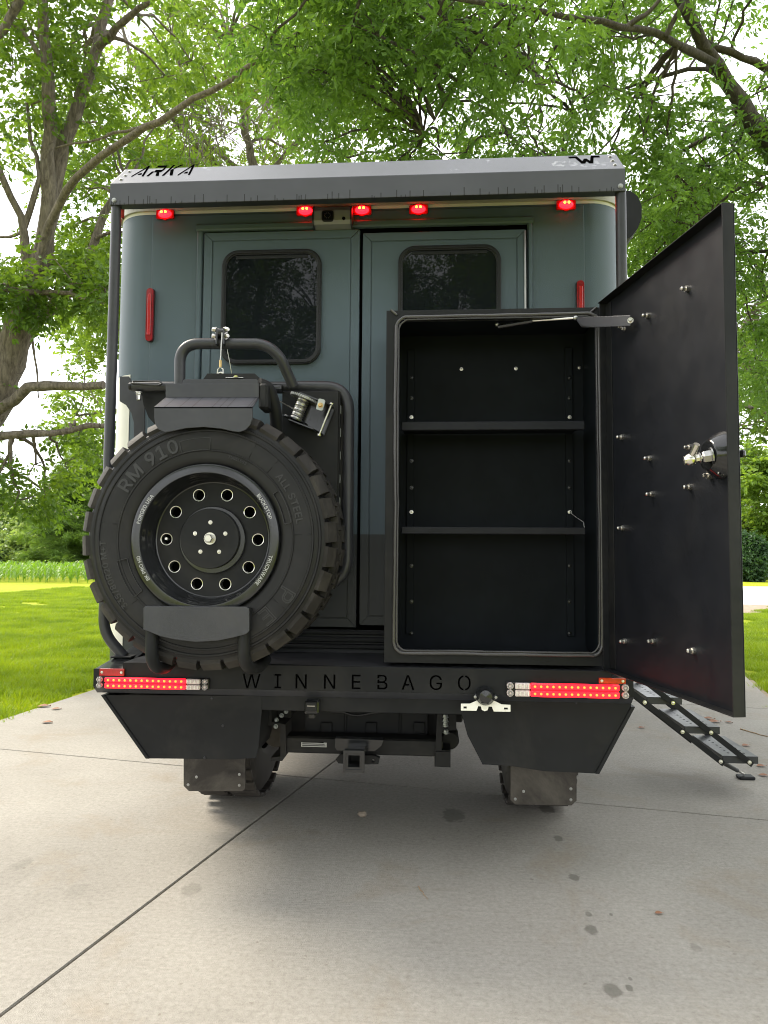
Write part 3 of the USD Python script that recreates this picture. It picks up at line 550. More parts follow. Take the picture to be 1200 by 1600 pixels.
# far trees: crowns of larger sprays on a trunk
def far_tree(name, label, px, d, top, half_w, leaf, seed, group=None, low=None, n=60, L=.34):
    r = np.random.default_rng(seed); b = deep(px, 869, d); b = np.array([b[0], b[1], -.1]); zt = deep(px, top, d)[2]; w = half_w * d / FPX; zl = .12 * zt if low is None else low
    bl = []
    for _ in range(n):
        a, q, h = r.random() * 6.283, r.random() ** .6, r.random()
        k = math.sin(math.pi * min(1, .12 + .86 * h)) ** .6
        bl.append((b + [math.cos(a) * q * w * k, math.sin(a) * q * w * k, zl + (zt - zl) * h], (w * .26, w * .26, w * .2), 8))
    return tree(name, label, ([b, b + [0, 0, zt * .4], b + [.1, .1, zt * .75]], w * .06, w * .03), [([b + [0, 0, zt * .35], b + [w * .5, 0, zt * .6]], w * .03, w * .012), ([b + [0, 0, zt * .3], b + [-w * .5, .3, zt * .55]], w * .03, w * .012)], bl, leaf, 'grey_bark', seed, group,
                lk=dict(sprays=5, pairs=3, L=L, spray=L * 2.2, droop=.25, wid=.6), twig_r=.02)
far_tree('field_edge_tree', 'rounded grey-green tree at the far field edge, nearest the left of the photo', -10, 78, 772, 62, 'hazed_far_leaf', 31)
far_tree('field_edge_tree', 'broad light green tree at the field edge left of the pine', 62, 74, 798, 52, 'hazed_far_leaf', 32)
far_tree('field_edge_tree', 'tall dim tree behind the pine at the field edge', 118, 96, 752, 70, 'hazed_far_leaf', 33)
far_tree('field_edge_tree', 'tree at the field edge directly behind the spare tyre', 215, 80, 770, 70, 'hazed_far_leaf', 34)
far_tree('hedge_bush', 'low dark bush at the foot of the field edge trees', 30, 66, 838, 40, 'hazed_far_leaf', 35, low=.2, n=40)
far_tree('hedge_bush', 'low rounded bush beside the spare tyre at the field edge', 112, 60, 830, 34, 'hazed_far_leaf', 36, low=.2, n=40)
far_tree('hedge_bush', 'low bush at the left border below the field edge trees', -40, 64, 836, 40, 'hazed_far_leaf', 38, low=.2, n=40)
far_tree('street_tree', 'pale green tree across the street, right of the open door', 1185, 52, 700, 66, 'pale_leaf', 41, low=1.6)
far_tree('street_tree', 'tree across the street hidden partly by the open door', 1105, 60, 690, 80, 'hazed_far_leaf', 42, low=1.6)
far_tree('street_tree', 'distant tree across the street at the right border', 1260, 66, 690, 80, 'hazed_far_leaf', 43, low=1.6)
far_tree('street_bush', 'round dark bush across the street beside the open door', 1168, 47, 838, 34, 'bush_leaf', 44, low=.15, n=50, L=.2)
far_tree('street_bush', 'light bush at the right border across the street', 1225, 50, 846, 30, 'pale_leaf', 45, low=.15, n=40, L=.2)
# white pine at the field edge
def pine():
    r = np.random.default_rng(5); d = 56; b = deep(128, 869, d); b = np.array([b[0], b[1], -.1]); zt = deep(128, 690, d)[2]; w = 92 * d / FPX
    T = thing('pine_tree', 'soft pale green pine tree at the field edge beside the spare tyre', 'tree', b)
    part(T, 'trunk', limb_mesh([b, b + [0, 0, zt * .5], b + [.1, 0, zt]], .3, .04, r, 12)[0], 'dark_bark', 40)
    tw, C, O = [], [], []
    for k in range(20):
        h = .7 + (zt - .9) * k / 19; R = w * (1 - (k / 19) ** 1.4 * .86); m = 8
        for j in range(m):
            a = 6.283 * (j + r.random() * .8) / m; dr = np.array([math.cos(a), math.sin(a), 0]); e = b + [0, 0, h] + dr * R * r.uniform(.75, 1.1) + [0, 0, R * r.uniform(-.08, .16)]
            s = b + [0, 0, h]; tw.append(tube([s, (s + e) / 2 + [0, 0, -.05 * R], e], [.05, .035, .01], 4))
            n = max(4, int(9 * R)); t = r.random(n) ** .6; p = s + (e - s) * t[:, None] + r.normal(size=(n, 3)) * [.28, .28, .07]
            C.append(p); O.append(np.tile(dr, (n, 1)) + [0, 0, .3])
    tag(part(T, 'branches', cat(tw), 'dark_bark', 60), kind='stuff')
    v, f = leaves(np.vstack(C), unit(np.vstack(O)), r, sprays=5, pairs=3, L=.26, spray=.34, droop=.0, wid=.16, spread=.6)
    tag(part(T, 'crown', (v, f), 'pine_needle', False), kind='stuff')
pine()
# unseen trees behind the photographer, mirrored in rear windows; extras added to shade the truck
src = '/World/maple_tree'
gp = 'trees behind the photographer'
def copy_tree(src, name, loc, rz, label, group, cat_='tree', s=1.0):
    x = UsdGeom.Xform.Define(stage, numbered('/World/' + name)); x.GetPrim().GetReferences().AddInternalReference(src); x.GetPrim().SetInstanceable(True)
    x.ClearXformOpOrder(); x.AddTranslateOp().Set(Gf.Vec3d(*map(float, loc))); x.AddRotateZOp().Set(float(rz)); x.AddScaleOp().Set(Gf.Vec3f(s, s, s))
    return tag(x, label, cat_, group)
for (x, y, a, s) in ((-9.5, -12, 30, 1.0), (-4.5, -16, 200, 1.05), (0.5, -18, 140, 1.1), (5.5, -15, 300, 1.0), (11.0, -11, 250, .95), (-13, -7, 80, .9), (14, -6, 10, .95),
                     (-7, -13, 120, .6), (-4.6, -14, 250, .62), (-2.2, -13.2, 15, .6), (.2, -14, 190, .64), (2.4, -13, 310, .6), (4.8, -14, 70, .62), (7.4, -13, 160, .6), (-5.5, -17, 10, .7), (-1, -17, 100, .72), (3.2, -17, 220, .7)):
    copy_tree(src, 'maple_tree', (x, y, 0), a, 'tree behind the photographer, unseen, added to shade the truck rear and fill the window reflections', gp, s=s)
# ------------------------------------------------------------------ the camper truck
TR = thing('camper_truck', 'grey-teal and black expedition camper truck seen from behind, its rear cabinet standing open', 'camper truck')
YP = 0.0          # rear panel
YB = -0.45        # bumper face
YC = -0.42        # cabinet front
YT = -0.71        # tyre face
YV = -0.32        # visor face
ZT = az(575, 318, YP) + .02
Z_DECK = az(575, 1042, YB)
# body shell with rounded corners, roof cap, rear panel
HX = 1.285
def plan(inset, r): return sbox(-HX - .11 + inset + r, inset + r, HX - inset - r, 5.6 - inset - r).buffer(r, quad_segs=10)
shell = part(TR, 'body_shell', pxy(plan(0, .19), .86, ZT - .05), 'two_tone_paint')
part(shell, 'roof', pxy(plan(.0, .19), ZT - .0495, ZT + .05), 'cream_fibreglass')
cap = pxy(plan(-.012, .202).difference(plan(.02, .17)), ZT - .034, ZT + .03)
part(shell, 'roof_edge_trim', cap, 'trim_beige')
xl, xr = ax(232, 600, YP), ax(915, 600, YP)
part(TR, 'rear_panel', bx(xl, xr, -.006, .02, .93, ZT - .06, .003), 'two_tone_paint')
sidep = plan(-.003, .193).difference(plan(.0, .19)).intersection(sbox(-5, -1, -HX - .11 + .13, 5.7))
part(shell, 'side_cladding', pxy(sidep, .95, az(195, 596, .15)), 'cream_fibreglass', 30)
part(shell, 'underfloor', bx(-1.15, 1.15, .05, 5.5, .80, .858), 'chassis_black')
# door surround moulding
mz = az(575, 352, YP) ; mx0, mx1 = ax(303, 600, YP), ax(833, 420, YP); Z_SILL = az(560, 984, YP)
def halfround(a, b, w, d, y):
    a, b = np.array([a[0], y, a[1]]), np.array([b[0], y, b[1]]); t = (b - a) / np.linalg.norm(b - a); s = np.array([-t[2], 0, t[0]])
    prof = [(-w / 2, 0), (-w * .42, -d * .7), (-w * .25, -d), (w * .25, -d), (w * .42, -d * .7), (w / 2, 0)]
    v = np.array([a + s * p + [0, q, 0] for p, q in prof] + [b + s * p + [0, q, 0] for p, q in prof]); return trimesh.convex.convex_hull(v)
sur = part(TR, 'door_surround', halfround((mx0, mz), (mx1, mz), .042, .022, -.004), 'two_tone_paint')
part(sur, 'side_moulding', halfround((mx0 + .02, mz - .02), (mx0 + .02, Z_SILL), .034, .018, -.004), 'two_tone_paint')
part(sur, 'side_moulding', halfround((mx1 - .016, mz - .02), (mx1 - .016, Z_SILL), .026, .018, -.004), 'two_tone_paint')
part(sur, 'seal_gap', bx(mx0 + .038, mx1 - .030, -.0065, .0, Z_SILL, mz - .020, .0005), 'lettering_black')
def rear_door(px0, px1, wx0, wx1, wy0, wy1, right):
    y = -.008
    x0, x1 = ax(px0, 600, YP), ax(px1, 600, YP); z1 = az((px0 + px1) / 2, 364.5, YP); z0 = az((px0 + px1) / 2, 978, YP)
    d = part(TR, 'rear_door', bx(x0, x1, -.019, y + .006, z0, z1, .003), 'two_tone_paint', label='right rear door, half hidden by the open cabinet' if right else 'left rear door with a full window behind the spare tyre')
    w = .044
    for P in ([(x0, z1), (x1, z1), (x1 - w, z1 - w), (x0 + w, z1 - w)], [(x0, z0), (x0 + w, z0 + w), (x1 - w, z0 + w), (x1, z0)], [(x0, z0), (x0, z1), (x0 + w, z1 - w), (x0 + w, z0 + w)], [(x1, z0), (x1 - w, z0 + w), (x1 - w, z1 - w), (x1, z1)]):
        part(d, 'door_frame_strip', pxz(Polygon(P).buffer(-.0012), -.025, -.0192), 'two_tone_paint', 20)
    part(d, 'door_skin', bx(x0 + w + .003, x1 - w - .003, -.0225, -.019, z0 + w + .003, z1 - w - .003, .0015), 'two_tone_paint')
    fx0, fx1, fz1, fz0 = ax(wx0, 480, YP), ax(wx1, 480, YP), az((wx0 + wx1) / 2, wy0, YP), az((wx0 + wx1) / 2, wy1, YP)
    outer, inner = rrect(fx0, fx1, fz0, fz1, .085, 10), rrect(fx0 + .024, fx1 - .024, fz0 + .024, fz1 - .024, .066, 10)
    ring = cat(pxz(outer.difference(inner), -.040, -.0228), pxz(outer.buffer(-.005).difference(inner.buffer(.006)), -.046, -.040))
    part(d, 'window_frame', ring, 'window_rubber', 50)
    part(d, 'window_pane', pxz(inner.buffer(.002), -.034, -.0228), 'dark_glass', 20)
    part(d, 'window_top_channel', bx(fx0 + .07, fx1 - .07, -.0365, -.034, fz1 - .045, fz1 - .028, .001), 'window_rubber')
    if right:
        part(d, 'door_hinge_rod', cyl((x1 - .006, -.030, z0), (x1 - .006, -.030, z1 - .01), .006, 8), 'grey_metal')
rear_door(316.5, 561, 349, 503.5, 395, 572, False)
rear_door(565.5, 822, 622.5, 782, 388, 566, True)
# sill mouldings below the doors
for k, (ya, yb, dep) in enumerate(((985, 992, .030), (995, 1003, .042), (1006, 1013, .055))):
    part(TR, 'sill_moulding', bx(ax(300, 1000, 0), ax(905, 1000, 0), -dep, -.006, az(575, yb, 0), az(575, ya, 0), .006), 'powder_coat')
# marker lamps under the roof edge
for px, py in ((259, 336), (478, 331), (566, 330), (654, 328.5), (884, 321.5)):
    c = at(px, py, -.006); x, z = c[0], c[2]
    b = part(TR, 'marker_lamp', pxz(Point(x, z).buffer(.030).union(sbox(x - .042, z - .018, x + .042, z + .018).buffer(.006)), -.016, -.006), 'red_plastic')
    dm = trimesh.creation.icosphere(2, 1.0); v = dm.vertices * np.array([.036, .024, .021]); v[:, 1] = np.where(v[:, 1] > 0, 0, v[:, 1])
    part(b, 'lamp_lens', trimesh.Trimesh(v + [x, -.0162, z], dm.faces, process=False), 'marker_lens', 60)
    for s in (-1, 1):
        q = trimesh.creation.icosphere(1, .0068); q.apply_translation((x + s * .010, -.039, z + .002)); part(b, 'lamp_bulb', q, 'marker_bulb', 60)
# rear-view camera housing
cx0, cx1, cz1, cz0 = ax(490, 335, -.07), ax(549, 335, -.07), az(520, 320, -.07), az(520, 353, -.07)
ch = part(TR, 'camera_housing', pyz([(-.006, cz0), (-.075, cz0 + .006), (-.088, cz0 + .022), (-.084, cz1 - .036), (-.060, cz1 - .006), (-.006, cz1)], cx0, cx1), 'camera_case', 25)
for s, x in ((0, cx0), (1, cx1)):
    part(ch, 'end_cap', pyz([(-.006, cz0 - .004), (-.078, cz0 + .003), (-.092, cz0 + .020), (-.087, cz1 - .034), (-.061, cz1 - .002), (-.006, cz1 + .003)], x - .004, x + .004), 'powder_coat_grey')
lc = at(512, 337.5, -.09)
part(ch, 'lens_bezel', pxz(rrect(lc[0] - .030, lc[0] + .030, lc[2] - .027, lc[2] + .027, .012), -.094, -.080), 'window_rubber')
part(ch, 'lens_glass', pxz(rrect(lc[0] - .021, lc[0] + .021, lc[2] - .019, lc[2] + .019, .006), -.0965, -.0942), 'dark_glass')
for k in range(10):
    a = k * .628; part(ch, 'infrared_diode', pxz(Point(lc[0] + .015 * math.cos(a), lc[2] + .013 * math.sin(a)).buffer(.0028, quad_segs=3), -.0985, -.0967), 'grey_metal')
m = at(537, 341, -.09); part(ch, 'microphone', pxz(Point(m[0], m[2]).buffer(.0085), -.0905, -.070), 'lettering_black')
# long red side reflectors
for (px, y0, y1) in ((236.5, 452, 534), (906, 440, 534)):
    c1, c0 = at(px, y0, -.01), at(px, y1, -.01)
    b = part(TR, 'reflector', pxz(rrect(c1[0] - .021, c1[0] + .021, c0[2] - .003, c1[2] + .003, .019), -.013, -.006), 'window_rubber')
    part(b, 'reflector_lens', pxz(rrect(c1[0] - .018, c1[0] + .018, c0[2], c1[2], .017), -.028, -.0132), 'red_reflector', 30)
    part(b, 'reflector_rib', bx(c1[0] - .009, c1[0] + .009, -.033, -.0282, c0[2] + .03, c1[2] - .03, .002), 'red_plastic')
# visor (folded sheet) on two posts
vx0, vx1 = ax(172, 300, YV), ax(977, 285, YV); za, zb, zcl = VZ0, VZ1, VZ1 + .158
sec = [(YV, za), (YV, zb), (YV + .158, zcl), (YV + .40, zcl + .012), (YV + .40, zcl + .008), (YV + .16, zcl - .005), (YV + .005, zb - .003), (YV + .005, za)]
vis = part(TR, 'rear_visor', pyz(sec, vx0, vx1), 'visor_paint', 20)
part(vis, 'lower_return', bx(vx0, vx1, YV + .005, YV + .05, za, za + .004, .0005), 'powder_coat_grey')
for s, x in ((-1, vx0), (1, vx1)):
    part(vis, 'end_plate', pyz([(YV + .006, za), (YV + .006, zb - .004), (YV + .155, zcl - .008), (YV + .155, za)], x - (.004 if s > 0 else 0), x + (0 if s > 0 else .004)), 'powder_coat_grey')
    part(vis, 'bolt', bolt((x - s * .022, YV, za + .022), (0, -1, 0), .008, .008), 'grey_metal')
    for k in range(3): part(vis, 'bolt', bolt((x - s * .035, YV + .04 + .045 * k, zb + .04 + .045 * k), (0, -1, 1), .006, .006), 'grey_metal')
# lettering on the slope: local frame X right, Y up the slope
SX, SY = np.array([1.0, 0, 0]), np.array([0, 1, 1.0]) / math.sqrt(2); SN = np.cross(SX, SY)
def on_slope(px, py):
    d = ray(px, py); o = np.array([0, YV, zb]); return CAM + d * (((o - CAM) @ SN) / (d @ SN))
def stroke(pts, w): return LineString(pts).buffer(w / 2, cap_style='flat', join_style='mitre', mitre_limit=3)
def glyph_A(sl=.28): return unary_union([stroke([(0, 0), (.95, .93)], .12), Polygon([(.84, 1), (1.10, 1), (1.52, 0), (1.28, 0)]), Polygon([(.58, .16), (1.02, .16), (.98, .28), (.72, .28)])])
G = {'A': glyph_A(), 'R': unary_union([Polygon([(.1, 0), (.34, 0), (.5, .42), (.26, .42)]), stroke([(.32, .90), (1.35, .90), (1.42, .62), (1.3, .46), (.55, .46)], .18), Polygon([(.82, .40), (1.12, .40), (1.5, 0), (1.15, 0)])]),
     'K': unary_union([Polygon([(0, 0), (.26, 0), (.52, 1), (.26, 1)]), Polygon([(.55, .52), (.78, .62), (1.62, 1), (1.25, 1)]), Polygon([(.50, .50), (.85, .58), (1.38, 0), (1.02, 0)])])}
p0, p1 = on_slope(205, 276), on_slope(300, 275); hz = np.linalg.norm(on_slope(250, 261) - on_slope(250, 276)); adv = (p1[0] - p0[0]) / 4
for k, c in enumerate('ARKA'):
    g = G[c]; b = g.bounds; g = shapely.affinity.affine_transform(g, [adv * .80 / (b[2] - b[0]), 0, 0, hz, -b[0] * adv * .80 / (b[2] - b[0]), 0])
    part(vis, 'letter', frame(extr(g, .0015), p0 + SX * adv * k + SN * .0002, SX, SY, SN), 'lettering_black', False)
w0, w1 = on_slope(893, 256), on_slope(942, 254); ww, wh = w1[0] - w0[0], np.linalg.norm(on_slope(915, 245.5) - on_slope(915, 256.5))
wg = unary_union([stroke([(0, .9), (.30, .9), (.42, .12)], .17), stroke([(.36, .08), (.52, .72)], .13), stroke([(.48, .72), (.62, .08)], .13), stroke([(.58, .1), (.74, .9), (1.0, .9)], .17)])
wg = unary_union([Polygon([(0, 1), (.27, 1), (.38, .28), (.46, .62), (.55, .62), (.62, .28), (.70, .84), (.74, 1), (1, 1), (1, .80), (.80, .80), (.69, 0), (.57, 0), (.505, .30), (.44, 0), (.32, 0), (.20, .80), (0, .80)])])
part(vis, 'emblem', frame(extr(shapely.affinity.scale(wg, ww, wh, origin=(0, 0)), .0015), w0 + SN * .0002, SX, SY, SN), 'lettering_black', False)
# posts that carry the visor, bent in at the foot
for s, pxt in ((-1, 182), (1, 970)):
    x = ax(pxt, 330, YV + .03); yy = YV + .03
    P = fillet([(x, yy, za + .02), (x, yy, 1.05), (x - s * .10, yy + .01, Z_DECK + .0)], .10)
    pt = part(TR, 'visor_post', tube(P, .0245, 16), 'powder_coat_grey', 60)
    part(pt, 'post_foot', bx(x - s * .10 - .05, x - s * .10 + .05, yy - .03, yy + .05, Z_DECK - .001, Z_DECK + .008), 'powder_coat')
# long dark awning end and mirror that stand out at the right side
ae = shapely.geometry.Polygon(xz([(972, 300), (985, 301), (994, 308), (1000, 322), (1000, 340), (994, 356), (984, 368), (972, 374)], .55)).buffer(.01)
part(TR, 'awning_case', pxz(ae, .55, 3.4), 'powder_coat', 40)
# bumper: face plate with cut letters, deck, lip, band, skirts
bx0, bx1 = ax(146, 1060, YB), ax(990, 1070, YB); zf1, zf0 = Z_DECK, az(575, 1081, YB); zl0 = az(575, 1090, YB + .03); zk0 = az(575, 1113, YB + .05)
letters, LX = [], []
for ch_, px in zip('WINNEBAGO', (393, 434, 470.5, 515, 556.5, 597.5, 637.5, 681, 725.5)):
    g = text_poly(ch_, .062); b = g.bounds
    c = at(px, 1064 + (px - 393) * .0095, YB); g = shapely.affinity.translate(g, c[0] - (b[0] + b[2]) / 2, c[2] - .031)
    b = g.bounds; mx_, mz_ = (b[0] + b[2]) / 2, (b[1] + b[3]) / 2
    if ch_ == 'O': g = g.difference(sbox(mx_ - .0035, b[1] - 1, mx_ + .0035, b[3] + 1))
    if ch_ == 'B': g = g.difference(sbox(b[0] - .01, mz_ - .012, b[0] + .013, mz_ - .005)).difference(sbox(b[0] - .01, mz_ + .010, b[0] + .013, mz_ + .017))
    if ch_ == 'A': g = g.difference(sbox(mx_ + .006, mz_ - .03, mx_ + .012, mz_ - .004))
    letters.append(g)
face = Polygon([(bx0, zf0), (bx1, zf0), (bx1, zf1 - .045), (bx1 - .05, zf1), (bx0 + .13, zf1), (bx0 + .05, zf1 - .03), (bx0, zf1 - .035)])
xE0, xE1 = ax(192, 1030, YB), ax(955, 1040, YB)
face = Polygon([(bx0, zf0), (bx1, zf0), (bx1, zf1 - .035), (xE1, zf1 - .030), (xE1, zf1), (xE0, zf1), (xE0, zf1 - .030), (bx0, zf1 - .030)])
bum = part(TR, 'rear_bumper', pxz(face.difference(unary_union(letters)), YB, YB + .006), 'powder_coat', 20)
part(bum, 'backing_plate', bx(bx0 + .02, bx1 - .02, YB + .010, YB + .016, zf0 + .004, zf1 - .036), 'lettering_black')
for g in letters: part(bum, 'letter', pxz(g.buffer(.001), YB + .0068, YB + .0095), 'lettering_black', False, label=None)
part(bum, 'deck', bx(xE0, xE1, YB + .0065, -.012, zf1 - .006, zf1, .002), 'powder_coat_grey')
lip = [(YB, zf0 - .0005), (YB + .006, zf0 - .0005), (YB + .045, zl0), (YB + .039, zl0 - .004)]
part(bum, 'lower_lip', pyz(lip, bx0, bx1), 'powder_coat_grey')
for s, xa, xb in ((-1, bx0, xE0), (1, xE1, bx1)):
    zz = zf1 - .031
    part(bum, 'end_step', trimesh.convex.convex_hull(np.array([(x, y, z) for x in (xa, xb) for (y, z) in ((YB + .02, zf0), (YB + .02, zz), (-.03, zf0))] + [((xa if s < 0 else xb) - s * .05, -.05, zz + .075), ((xb if s < 0 else xa), -.03, zz + .09)])), 'black_gloss')
    part(bum, 'end_cap', pyz([(YB + .007, zf0 - .01), (YB + .007, zf1 - .034), (-.05, zf1 - .034), (-.05, zf0 - .06)], (xa if s < 0 else xb - .006), (xa + .006 if s < 0 else xb)), 'powder_coat')
YS = YB + .042
x_in0, x_in1 = ax(409, 1100, YS), ax(722, 1100, YS)
part(bum, 'lower_band', bx(x_in0 - .02, x_in1 + .02, YS + .002, YS + .010, zk0, zl0 + .003), 'powder_coat')
skL = Polygon(xz([(164, 1086), (234, 1185), (364, 1186.5), (400, 1184.5), (404, 1168), (409, 1109), (409, 1087)], YS))
skR = Polygon(xz([(722, 1088), (722, 1118), (730, 1148), (754, 1194.5), (800, 1197), (850, 1205), (930, 1208.5), (986, 1104), (986, 1096)], YS))
for sk, nm in ((skL, 'left'), (skR, 'right')):
    p_ = part(bum, 'skirt', pxz(sk, YS, YS + .006), 'powder_coat', 20)
    part(bum, 'skirt_body', pxz(sk.buffer(-.012), YS + .006, -.10), 'chassis_black')
    b = sk.bounds; e = np.array(sk.exterior.coords)
    # folded outer edge
    if nm == 'left': a_, c_ = xz([(164, 1086), (234, 1185)], YS)
    else: a_, c_ = xz([(986, 1104), (930, 1208.5)], YS)
    sgn = -1 if nm == 'left' else 1
    part(bum, 'skirt_edge', pxz(Polygon([a_, c_, (c_[0] + sgn * .016, c_[1]), (a_[0] + sgn * .016, a_[1])]), YS - .006, YS + .14), 'powder_coat')
for px, py in ((331, 1091), (348, 1134), (320, 1184), (900, 1098)): part(bum, 'rivet', bolt(at(px, py, YS), (0, -1, 0), .004, .004), 'powder_coat_grey')
sp = xz([(602, 1095), (603, 1192)], YS)
# tail lamps
def tail_lamp(pa, pb, inner_right, rp0, rp1):
    a, b = at(*pa, YB), at(*pb, YB); x0, x1 = a[0], b[0]; z1, z0 = (a[2], b[2]); z1, z0 = max(z1, z0), min(z1, z0); hh = (z1 - z0); w = x1 - x0
    L = part(TR, 'tail_lamp', bx(x0 + .004, x1 - .004, YB - .012, YB - .0005, z0, z1, .003), 'window_rubber')
    xr0, xr1 = (x0 + .045, x0 + .045 + (w - .09) * .86) if inner_right else (x1 - .045 - (w - .09) * .86, x1 - .045)
    cw0, cw1 = (xr1 + .001, x1 - .04) if inner_right else (x0 + .04, xr0 - .001)
    for r_ in range(2):
        za_, zb_ = z0 + hh * (.5 * r_ + .03), z0 + hh * (.5 * r_ + .47); zm = (za_ + zb_) / 2
        part(L, 'red_lens', bx(xr0, xr1, YB - .028, YB - .0122, za_, zb_, .004), 'tail_lens')
        part(L, 'reversing_lens', bx(cw0, cw1, YB - .027, YB - .0122, za_, zb_, .004), 'clear_plastic')
        for k in range(14):
            x = xr0 + .018 + (xr1 - xr0 - .036) * k / 13; part(L, 'diode', trimesh.creation.icosphere(1, .0054, ).apply_translation((x, YB - .0285, zm)), 'tail_diode', 60)
        for k in range(4): part(L, 'lens_rib', bx(cw0 + (cw1 - cw0) * (k + .5) / 4 - .002, cw0 + (cw1 - cw0) * (k + .5) / 4 + .002, YB - .0295, YB - .0272, za_ + .004, zb_ - .004, .0005), 'white_paint')
        for x in (x0 + .020, x1 - .020):
            e = part(L, 'end_lens', cyl((x, YB - .0005, zm), (x, YB - .024, zm), hh * .235, 18), 'clear_plastic', 30)
            for k in range(6): q = k * 1.047; part(L, 'end_lens_dot', trimesh.creation.icosphere(1, .0042).apply_translation((x + .009 * math.cos(q), YB - .0245, zm + .009 * math.sin(q))), 'grey_metal', 60)
    ra, rb_ = at(*rp0, YB), at(*rp1, YB)
    R = part(TR, 'red_reflector_plate', bx(ra[0], rb_[0], YB - .010, YB - .0005, rb_[2], ra[2], .0015), 'red_plastic')
    for x in (ra[0] + .012, rb_[0] - .012): part(R, 'rivet', bolt((x, YB - .010, (ra[2] + rb_[2]) / 2), (0, -1, 0), .004, .004), 'bright_metal')
tail_lamp((152, 1056), (329, 1077.5), True, (157, 1044), (195, 1056))
tail_lamp((789, 1064.5), (983, 1091), False, (935, 1058.5), (977, 1068.5))
# number-plate bracket with lamp
lb = Polygon(xz([(720, 1098.5), (734, 1098.5), (745, 1093.5), (768, 1092), (783, 1099.5), (797, 1100.5), (797, 1111), (771, 1110.5), (768, 1103), (763, 1103), (761.5, 1108.5), (757, 1110), (752.5, 1108), (751, 1102.5), (747, 1102), (744, 1109.5), (720, 1109)], YB))
lb = lb.difference(Polygon(xz([(724, 1102.6), (729, 1102.6), (729, 1106), (724, 1106)], YB))).difference(Polygon(xz([(787, 1104.4), (793, 1104.6), (793, 1107.6), (787, 1107.5)], YB)))
part(TR, 'plate_bracket', pxz(lb, YB - .016, YB - .010), 'white_paint', 20)
c = at(758, 1086, YB)
pl = part(TR, 'plate_lamp', cat(bx(c[0] - .048, c[0] + .048, YB - .025, YB - .001, c[2] - .016, c[2] + .006, .004), lathe_y([(0.0001, YB - .044), (.026, YB - .040), (.040, YB - .022), (.040, YB - .001)], c[0], c[2], 24)), 'black_gloss', 40)
for s in (-1, 1): part(pl, 'screw', bolt((c[0] + s * .044, YB - .025, c[2] - .004), (0, -1, 0), .004, .004), 'grey_metal')
# trailer socket
c = at(489.5, 1103, YS)
so = part(TR, 'trailer_socket', bx(c[0] - .032, c[0] + .032, YS - .05, YS, c[2] - .026, c[2] + .032, .007), 'black_gloss')
part(so, 'socket_lid', bx(c[0] - .026, c[0] + .026, YS - .060, YS - .050, c[2] - .012, c[2] + .028, .005), 'powder_coat')
part(so, 'socket_spring', bx(c[0] - .018, c[0] + .018, YS - .0625, YS - .0602, c[2] + .010, c[2] + .014, .001), 'bright_metal')
part(so, 'socket_neck', bx(c[0] - .014, c[0] + .014, YS - .04, YS - .01, c[2] - .046, c[2] - .026, .004), 'chassis_black')
# underside: hitch bar, receiver, brackets, tank plate, wiring, axle, wheels, mud flaps
YH = -.16
h0, h1 = at(440, 1151, YH), at(692, 1183, YH)
hb = part(TR, 'hitch_bar', bx(h0[0], h1[0], YH, YH + .11, h1[2], h0[2] + .002, .008), 'chassis_black')
q0, q1 = at(470.5, 1159.5, YH), at(510.5, 1167.5, YH)
stk = part(hb, 'sticker', bx(q0[0], q1[0], YH - .0015, YH - .0002, q1[2], q0[2], .0002), 'lettering_grey', False)
for k in range(3): part(stk, 'printed_line', bx(q0[0] + .006, q1[0] - .006 - .004 * k, YH - .0022, YH - .0016, q1[2] + .0045 + k * .0075, q1[2] + .0078 + k * .0075, .0001), 'lettering_black', False)
rc = at(553, 1189.5, YH - .16); ro, ri = .036, .026
sq = sbox(rc[0] - ro, rc[2] - ro, rc[0] + ro, rc[2] + ro).buffer(.004).difference(sbox(rc[0] - ri, rc[2] - ri, rc[0] + ri, rc[2] + ri))
part(hb, 'receiver_tube', pxz(sq, YH - .16, YH + .05), 'black_gloss', 30)
part(hb, 'receiver_collar', pxz(sbox(rc[0] - .042, rc[2] - .042, rc[0] + .042, rc[2] + .042).buffer(.006).difference(sbox(rc[0] - ro, rc[2] - ro, rc[0] + ro, rc[2] + ro)), YH - .165, YH - .13), 'black_gloss', 30)
pl0 = Polygon(xz([(525, 1152), (600, 1155), (596, 1164), (586, 1172), (528, 1171), (524, 1166)], YH - .03))
part(hb, 'receiver_gusset', pxz(pl0, YH - .05, YH - .002), 'black_gloss', 30)
ch0 = Polygon(xz([(526, 1184), (533, 1176), (586, 1178), (594, 1182), (592, 1191), (560, 1192), (530, 1190)], YH - .03)).difference(Point(at(584, 1186, YH - .03)[[0, 2]]).buffer(.008))
part(hb, 'chain_plate', pxz(ch0, YH - .06, YH - .03), 'chassis_black', 30)
def bracket(pts, y0, y1, mat='chassis_black'): return part(hb, 'hitch_bracket', pxz(Polygon(xz(pts, y0)), y0, y1), mat, 30)
bracket([(417, 1109), (424, 1109), (424, 1128), (446, 1132), (447, 1180), (441, 1189), (423, 1189), (423, 1184), (438, 1182), (438, 1137), (415, 1133)], YH - .02, YH + .12)
bracket([(683, 1116), (713, 1117), (713, 1140), (690, 1143), (690, 1172), (704, 1173), (704, 1199), (679, 1198)], YH - .02, YH + .12)
part(hb, 'bracket_box', pxz(Polygon(xz([(681, 1175), (703, 1175), (703, 1197), (681, 1196)], YH - .03)), YH - .03, YH + .10), 'chassis_black', 30)
tp = Polygon(xz([(477, 1111), (668, 1114), (668, 1147), (670, 1150), (477, 1146)], -.02))
tank = part(TR, 'rear_guard_plate', pxz(tp, -.02, .03), 'powder_coat', 30)
